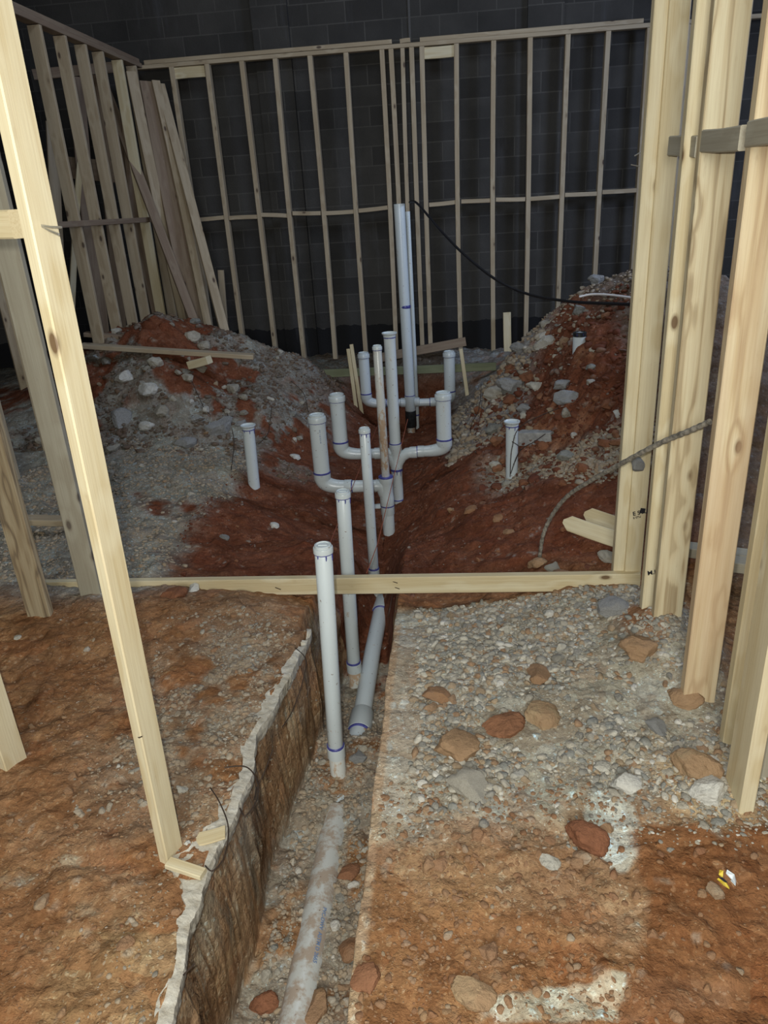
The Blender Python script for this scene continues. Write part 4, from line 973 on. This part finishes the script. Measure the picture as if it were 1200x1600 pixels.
I1, F1 = ico(0); I2, F2 = ico(1); I4, F4 = ico(4)
def rock_shape(base, seed, facets=7, amp=0.16):
    r = np.random.default_rng(seed); v = base.copy()
    for _ in range(facets):                                            # cut flat facets
        d = r.normal(size=3); d /= np.linalg.norm(d); h = r.uniform(0.5, 0.85)
        s = v @ d; over = np.clip(s-h, 0, None); v -= over[:,None]*d*0.95
    ph = r.uniform(0, 6, (4,3)); W = r.normal(size=(4,3))
    for k in range(4): v = v*(1 + amp*0.5**k*np.sin(v @ W[k]*1.6*1.6**k + ph[k,0]))[:,None]
    if len(v) > 500:
        f = (fbm(v[:,0]*1.0+7, v[:,1], 2.2, 5, seed, 0.6) + fbm(v[:,1]*1.0+3, v[:,2], 2.2, 5, seed+9, 0.6) + fbm(v[:,2]+5, v[:,0], 2.2, 5, seed+5, 0.6))/3
        v = v*(1+0.26*f)[:,None]
        g_ = (fbm(v[:,0]*1.0+7, v[:,1]+v[:,2], 7, 3, seed, 0.6) + fbm(v[:,1]-v[:,0], v[:,2], 7, 3, seed+9, 0.6))/2
        v = v*(1+0.07*g_)[:,None]
    return v
def pebbles(name, material, label, cat, regions, shapes=12, base=I2, faces=F2):
    protos = [rock_shape(base, 500+i, 9, 0.10) for i in range(shapes)]
    F = np.array(faces); Vs, Fs = [], []; off = 0
    for (n, x0, x1, y0, y1, s0, s1, dens) in regions:
        x = RNG.uniform(x0, x1, n*3); y = RNG.uniform(y0, y1, n*3)
        keep = RNG.uniform(0, 1, n*3) < dens(x, y); x, y = x[keep][:n], y[keep][:n]
        s = s0*np.exp(RNG.uniform(0, 1, len(x))**2.2*math.log(s1/s0)); z = ground_z(x, y)
        for i in range(len(x)):
            p = protos[RNG.integers(shapes)]; a = RNG.uniform(0, 6.28); ca, sa = math.cos(a), math.sin(a)
            sc = s[i]*np.array([RNG.uniform(.7,1.25), RNG.uniform(.6,1.1), RNG.uniform(.4,.8)])
            q = p*sc; q = np.stack([q[:,0]*ca-q[:,1]*sa, q[:,0]*sa+q[:,1]*ca, q[:,2] + q[:,0]*RNG.uniform(-.4,.4)], -1)
            Vs.append(q + (x[i], y[i], z[i]+s[i]*RNG.uniform(-0.3,0.12))); Fs.append(F+off); off += len(p)
    Vv = np.concatenate(Vs); Ff = np.concatenate(Fs)
    me = bpy.data.meshes.new(name); me.vertices.add(len(Vv)); me.vertices.foreach_set('co', Vv.ravel().astype(np.float32))
    me.loops.add(Ff.size); me.loops.foreach_set('vertex_index', Ff.ravel().astype(np.int32))
    me.polygons.add(len(Ff)); me.polygons.foreach_set('loop_start', np.arange(0, Ff.size, 3, dtype=np.int32)); me.polygons.foreach_set('loop_total', np.full(len(Ff), 3, dtype=np.int32))
    me.update(calc_edges=True); me.materials.append(material)
    o = bpy.data.objects.new(name, me); C.objects.link(o); return setp(o, label, cat, None, 'stuff')
def nn(x, y, s=5, seed=111): return fbm(x, y, s, 4, seed, 0.6)
def sm(v, k=5): return np.clip(0.5+v*k, 0, 1)
pebbles('gravel', M_PEB_BRIGHT, 'bed of loose grey gravel covering the slab right of the trench', 'gravel', [
    (11000, -0.24, 1.05, 1.72, 3.2, .0042, .024, lambda x, y: sm(y-1.85-0.25*nn(x,y), 5)*sm(1.0-x, 8)*sm(x+0.17+0.08*nn(x,y), 16)*sm(0.25-nn(x,y,3,300), 4)),
    (900, 0.3, 1.0, 1.55, 2.0, .003, .012, lambda x, y: sm(y-1.7, 8))])
pebbles('gravel', M_PEB_BROWN, 'scattered brown grit and small stones over the soil in the foreground', 'gravel', [
    (2600, -0.26, 1.1, 0.9, 1.95, .0028, .016, lambda x, y: 1-0.93*(x > 0.46)*(y < 1.74)),
    (2800, -1.9, -0.78, 1.0, 3.1, .0024, .010, lambda x, y: sm(nn(x,y)+0.0, 3))])
pebbles('gravel', M_PEB_GREY, 'grey gravel patch on the soil left of the trench', 'gravel', [
    (1700, -1.35, -0.75, 1.7, 3.0, .004, .018, lambda x, y: np.exp(-(((x+0.98)/0.25)**2+((y-2.4)/0.5)**2))*sm(nn(x,y)+0.05, 4)*1.3),
    (500, -0.95, -0.74, 1.0, 2.9, .003, .012, lambda x, y: x*0+0.8)])
pebbles('gravel', M_PEB_GREY, 'grey gravel bedding around the drain pipe in the trench', 'gravel', [
    (4200, -0.70, -0.31, 1.0, 3.3, .004, .019, lambda x, y: 1-0.88*(np.abs(x+0.545) < 0.055)*(y < 2.4))])
pebbles('gravel', M_PEB_GREY, 'grey gravel over the slab left of the pit behind the near studs', 'gravel', [
    (7500, -3.3, -1.5, 3.35, 5.9, .005, .022, lambda x, y: sm(-1.62-x-0.12*nn(x,y), 8)*sm(0.35-nn(x,y,1.6,101), 4))])
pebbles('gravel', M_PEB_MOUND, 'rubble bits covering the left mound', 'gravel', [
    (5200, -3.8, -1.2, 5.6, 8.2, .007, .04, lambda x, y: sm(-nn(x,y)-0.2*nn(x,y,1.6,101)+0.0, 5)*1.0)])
pebbles('gravel', M_PEB_GREY, 'pale rounded gravel shelf around the right lone pipe', 'gravel', [
    (2600, 0.1, 1.3, 4.1, 5.4, .010, .030, lambda x, y: sm(0.24-np.abs(y-(5.15-0.75*x))+0.15*nn(x,y), 7)*sm(x-0.38+0.15*nn(x,y,5,9), 6)),
    (1500, 0.0, 1.9, 5.5, 7.6, .010, .055, lambda x, y: sm(0.20-(x-(0.22+0.33*(y-5.6))) + 0.2*nn(x,y), 4)),
    (700, 0.7, 1.9, 6.2, 7.6, .01, .04, lambda x, y: x*0+0.7)])
pebbles('gravel', M_PEB_RED, 'red clods strewn over the slopes of the pit', 'gravel', [
    (2600, -1.7, 1.2, 3.35, 5.2, .005, .02, lambda x, y: sm(nn(x,y)-0.05, 4)),
    (1500, 0.2, 1.5, 4.4, 6.6, .012, .05, lambda x, y: x*0+0.8), (700, -1.5, 0.2, 5.0, 8.2, .008, .025, lambda x, y: x*0+0.8)])

# rocks one could pick up: each its own object
protos = []
for i in range(9):
    me = bpy.data.meshes.new('rock'); v = rock_shape(I4, 40+i, 8, 0.12)
    me.from_pydata([tuple(a) for a in v], [], F4); me.polygons.foreach_set('use_smooth', [True]*len(me.polygons)); me.update()
    me.set_sharp_from_angle(angle=math.radians(40)); me.materials.append(None); protos.append(me)
def rock(p, s, material, label, cat='rock', group=None, k=None, name='rock', sink=0.25, rotz=None):
    k = random.randrange(9) if k is None else k
    o = bpy.data.objects.new(name, protos[k]); C.objects.link(o)
    s = (s, s*random.uniform(.75, 1), s*random.uniform(.5, .75)) if isinstance(s, (int, float)) else s
    o.scale = s; o.rotation_euler = (random.uniform(-.4,.4), random.uniform(-.4,.4), random.uniform(0,6.28) if rotz is None else rotz)
    o.location = (p[0], p[1], p[2] + s[2]*(1-2*sink)*0.6)
    o.material_slots[0].link = 'OBJECT'; o.material_slots[0].material = material
    return setp(o, label, cat, group)
named = [ # px, py, half width px, material, label
 (738,1225,44,CONC,'flat pale grey concrete lump lying in the middle of the right gravel'),
 (722,1155,46,M_ROCK_OCHRE,'large tan rock in the right gravel near the trench edge'),
 (786,1126,34,M_ROCK_RED,'reddish pointed rock in the middle of the right gravel'),
 (683,1083,28,M_ROCK_BROWN,'brown pointed rock in the gravel close to the trench edge'),
 (840,1048,28,M_ROCK_BROWN,'tan rock in the upper middle of the right gravel'),
 (845,1112,34,M_ROCK_OCHRE,'pinkish flat rock right of the reddish pointed rock'),
 (915,1300,38,M_ROCK_RED,'dark red-brown clod just left of the white concrete smear'),
 (1003,1005,36,M_ROCK_OCHRE,'large ochre rock at the foot of the wide right post'),
 (1072,1082,34,M_ROCK_OCHRE,'flat orange rock at the foot of the orange-stained post'),
 (1028,1133,22,CONCG,'blue-grey round rock in front of the orange-stained post'),
 (983,1220,30,M_ROCK_WHITE,'pale slab-like stone left of the nearest right post'),
 (859,1343,17,M_ROCK_WHITE,'small white angular stone below the dark red-brown clod'),
 (940,1195,16,M_ROCK_WHITE,'white chip in the gravel above the pale slab-like stone'),
 (810,1208,16,M_ROCK_WHITE,'white and blue chip in the gravel right of the concrete lump'),
 (955,945,30,CONCG,'grey rock heaped against the right end of the plank'),
 (1085,1190,44,M_ROCK_OCHRE,'orange broken rock left of the nearest right post'),
 (1110,1225,36,M_ROCK_WHITE,'cream broken rock at the foot of the nearest right post'),
 (884,893,26,M_ROCK_BROWN,'brown rock sitting against the back of the plank, right side'),
 (862,917,10,M_ROCK_RED,'small red stone in front of the plank, right side'),
 (575,1520,36,M_ROCK_RED,'pink-brown flat stone hanging over the right trench edge'),
 (740,1545,36,M_ROCK_OCHRE,'ochre stone at the bottom of the picture right of the trench'),
 (545,1360,20,M_ROCK_RED,'red clod beside the drain pipe in the trench'),
 (495,1565,34,M_ROCK_BROWN,'brown rock resting on the near end of the drain pipe'),
 (545,1480,24,M_ROCK_BROWN,'tan rock right of the drain pipe'),
 (412,1565,26,M_ROCK_RED,'red-brown clod left of the drain pipe at the bottom'),
 (562,1180,18,CONCG,'grey rock behind the foot of the nearest pipe'),
 (287,1232,13,M_ROCK_WHITE,'white elongated stone right of the bright near post'),
 (294,1317,7,M_ROCK_WHITE,'small white pebble just right of the bright post foot'),
 (29,995,9,M_ROCK_WHITE,'white stone in front of the grained left stud'),
 (327,916,13,M_ROCK_RED,'red clod in front of the plank left of the pipes'),
 (272,925,22,M_ROCK_RED,'red clod heap piece against the plank beside the bright post'),
 (303,917,14,M_ROCK_WHITE,'whitish stone among red clods in front of the plank'),
 (428,1160-340,9,M_ROCK_WHITE,'pale stone alone on the red soil left of the second pipe'),
 (350,838,9,CONCG,'grey stone on the red soil below the left lone pipe'),
 (378,1000-340,12,CONCG,'grey stone on the rubble just behind the left lone pipe'),
 (230,662,16,M_ROCK_WHITE,'whitish rock at the front of the left mound'),
 (190,652,24,CONCG,'grey angular rock at the front of the left mound near the post'),
 (196,585,20,M_ROCK_WHITE,'pale chunk high on the left mound beside the post'),
 (230,605,16,M_ROCK_WHITE,'pale chunk in the middle of the left mound'),
 (290,690,18,CONCG,'flat pale stone at the foot of the left mound'),
 (345,660,30,CONCG,'grey concrete rubble left of the lone pipe top'),
 (460,712,10,M_ROCK_WHITE,'pale stone on the edge of the pit left of the middle stacks'),
 (775,612,22,CONC,'pale concrete chunk on the left flank of the right mound'),
 (800,600,26,CONCG,'grey chunk next to the pale one on the left flank of the right mound'),
 (838,600,16,M_ROCK_WHITE,'small white chunk below the broken slab pieces on the right mound'),
 (824,635,18,CONCG,'blue-grey rock on the right mound above the lone pipe'),
 (880,598,18,CONCG,'upper broken slab piece in the red clay of the right mound'),
 (884,618,20,CONCG,'lower broken slab piece in the red clay of the right mound'),
 (953,632,18,M_ROCK_RED,'red-brown rock in the right mound beside the posts'),
 (965,645,9,M_ROCK_WHITE,'white stone in the right mound touching the posts'),
 (850,535,22,CONC,'pale crumbly chunk on the crest of the right mound'),
 (812,540,18,CONCG,'grey rock on the left crest of the right mound'),
 (935,434,16,CONCG,'grey rock on the very top of the right mound'),
 (845,490,18,M_ROCK_RED,'reddish rock on the upper left slope of the right mound'),
 (750,640,12,M_ROCK_RED,'brown rock low on the left flank of the right mound'),
 (779,808,13,M_ROCK_BROWN,'brown rock on the right slope of the pit'),
 (793,830,10,M_ROCK_BROWN,'smaller brown rock below another on the right slope of the pit'),
 (735,795,13,M_ROCK_BROWN,'brownish rock on the slope right of the nearest pipe tree'),
 (705,795,10,M_ROCK_BROWN,'small rock on the slope just right of the stacks'),
 (838,878,18,M_ROCK_OCHRE,'ochre rock at the foot of the curved bar behind the plank'),
 (950,868,20,CONC,'pale stone behind the plank beside the stakes'),
 (865,885,14,CONC,'pale rock partly hidden by the plank near the bar'),
]
for i, (px, py, hw, m_, lab) in enumerate(named):
    p = hit(px, py+hw*0.3)
    if p is None: continue
    s = size_at(hw, px, py, p.y)*0.95
    rock(p, (s, s*random.uniform(.75,.95), s*random.uniform(.45,.6)), m_, lab, k=i % 9, sink=0.42, rotz=random.uniform(-.5,.5))
rock(at(996,732,3.19), (0.035,0.03,0.04), CONCG, 'grey mortar lump stuck to the lettered post under the curved bar', 'mortar lump', k=3)
q = hit(845, 700)
board('concrete_post', at(812,684,5.25), at(866,684,5.1), 0.10, 0.10, (0,0,1), CONCG, 'dusty concrete bar lying behind the right lone pipe', 'concrete bar', bow=0.0)
groups = [ # count, x0,x1,y0,y1, size0,size1, material, label, group, density
 (46, -0.1, 0.95, 1.85, 3.1, .016, .034, M_ROCK_GREY, 'grey cobble lying in the gravel bed right of the trench', 'cobbles in the right gravel', None),
 (26, -0.15, 0.9, 1.0, 1.8, .014, .034, M_ROCK_BROWN, 'brown clod in the soil at the bottom right of the trench', 'clods in the right foreground soil', None),
 (32, -1.7, -0.8, 1.1, 3.0, .011, .026, M_ROCK_BROWN, 'brown clod in the soil left of the trench', 'clods in the left foreground soil', None),
 (22, -0.68, -0.33, 1.2, 3.1, .014, .03, M_ROCK_GREY, 'stone in the gravel at the bottom of the trench', 'stones in the trench bottom', lambda x, y: abs(x+0.545) > 0.08),
 (30, -3.2, -1.8, 3.4, 5.6, .016, .035, M_ROCK_GREY, 'grey stone in the gravel left of the pit', 'stones left of the pit', None),
 (60, -3.6, -1.4, 5.7, 7.9, .03, .085, M_ROCK_GREY, 'grey rubble lump on the left mound', 'rubble lumps on the left mound', None),
 (34, 0.3, 1.5, 4.6, 7.4, .03, .09, M_ROCK_GREY, 'grey rubble lump on the right mound', 'rubble lumps on the right mound', None),
 (24, 0.3, 1.5, 4.2, 7.0, .03, .08, M_ROCK_RED, 'red clay clod on the right mound', 'clay clods on the right mound', None),
 (22, -1.5, 0.9, 3.5, 5.0, .012, .03, M_ROCK_RED, 'red clod on the slope behind the plank', 'clods behind the plank', None),
]
def project(p):
    c = R3.T @ np.array([p[0], p[1], p[2]-CAM_H]); return 600+FPX*c[0]/c[2], 800+FPX*c[1]/c[2]
marks = {'R': [(738,1225,'the flat grey concrete lump'),(722,1155,'the large tan rock'),(786,1126,'the reddish pointed rock'),(915,1300,'the dark red-brown clod'),(1003,1005,'the large ochre rock'),
               (1028,1133,'the blue-grey round rock'),(1072,1082,'the orange-stained post'),(859,1343,'the small white angular stone'),(1135,1380,'the white paper scrap'),(740,1545,'the bottom ochre stone'),
               (840,1048,'the upper tan rock'),(683,1083,'the brown rock at the trench edge'),(880,925,'the right end of the plank'),(700,940,'the middle of the plank'),(870,1570,'the exposed concrete patch'),(640,1350,'the sharp right trench edge')],
         'L': [(262,1350,'the foot of the bright post'),(287,1232,'the white elongated stone'),(60,975,'the grained left stud'),(15,1210,'the stud at the left frame edge'),(330,925,'the plank'),(480,1000,'the upper slab edge'),(400,1160,'the middle of the slab edge'),(290,1500,'the lower slab edge'),(200,1050,'the middle of the bright post'),(80,1500,'the lower left picture corner')],
         'T': [(530,1215,'the foot of the nearest pipe'),(557,1085,'the foot of the second pipe'),(515,1290,'the far end of the exposed drain'),(470,1560,'the near end of the drain'),(495,1420,'the printed part of the drain')],
         'F': [(387,720,'the left lone pipe'),(300,565,'the short pale wood block'),(260,495,'the top of the left mound'),(400,557,'the right end of the long board'),(190,652,'the grey angular rock'),(230,605,'the pale middle chunk'),(60,812,'the short board in the gravel'),(350,838,'the grey stone on red soil'),(145,930,'the greyish stud'),(480,600,'the pit edge'),(110,700,'the bright near post'),
               (800,700,'the right lone pipe'),(906,515,'the pipe stub'),(945,470,'the short white cable'),(880,605,'the broken slab pieces'),(840,684,'the dusty concrete bar'),(925,820,'the wooden stakes'),(845,865,'the foot of the curved bar'),(606,830,'the nearest pipe tree'),(690,700,'the black-taped arm'),(550,850,'the second pipe'),(970,640,'the right posts'),(780,590,'the right mound flank')]}
SIDE = ['right of', 'below right of', 'below', 'below left of', 'left of', 'above left of', 'above', 'above right of']
placed = []
for (n, x0, x1, y0, y1, s0, s1, m_, lab, grp, cond) in groups:
    k = 0
    mk = marks['R' if 'right gravel' in grp or 'right foreground' in grp else 'L' if 'left foreground' in grp else 'T' if 'trench' in grp else 'F']
    short = {'gravel bed': 'cobble'}.get(lab, lab.split(' in the')[0].split(' lying')[0].split(' on the')[0])
    while k < n:
        x, y = random.uniform(x0, x1), random.uniform(y0, y1)
        if cond and not cond(x, y): continue
        sz = s0*(s1/s0)**(random.random()**1.7); px, py = project((x, y, gz(x, y)))
        if not (5 < px < 1195 and 5 < py < 1595): continue
        o = rock((x, y, gz(x, y)), sz, m_, lab, 'rock', grp, sink=0.35); k += 1
        d, (mx, my, mn) = min((math.hypot(px-a, py-b_), (a, b_, c_)) for a, b_, c_ in mk)
        si = SIDE[int(round(math.degrees(math.atan2(py-my, px-mx))/45.0)) % 8]
        placed.append((o, short.replace('grey ', '').replace('brown ', ''), si, mn, d))
from collections import defaultdict
fam = defaultdict(list)
for t in placed: fam[(t[1], t[2], t[3])].append(t)
for (kind, si, mn), ts in fam.items():
    ts.sort(key=lambda t: t[4])
    for q_, t in enumerate(ts):
        base = '%s %s %s' % (kind, si, mn)
        t[0]['label'] = ('single ' + base) if len(ts) == 1 else '%s, %s to it' % (base, ['nearest','second nearest','third nearest','fourth nearest','fifth nearest','sixth nearest','seventh nearest','eighth nearest','ninth nearest','tenth nearest'][min(q_, 9)])
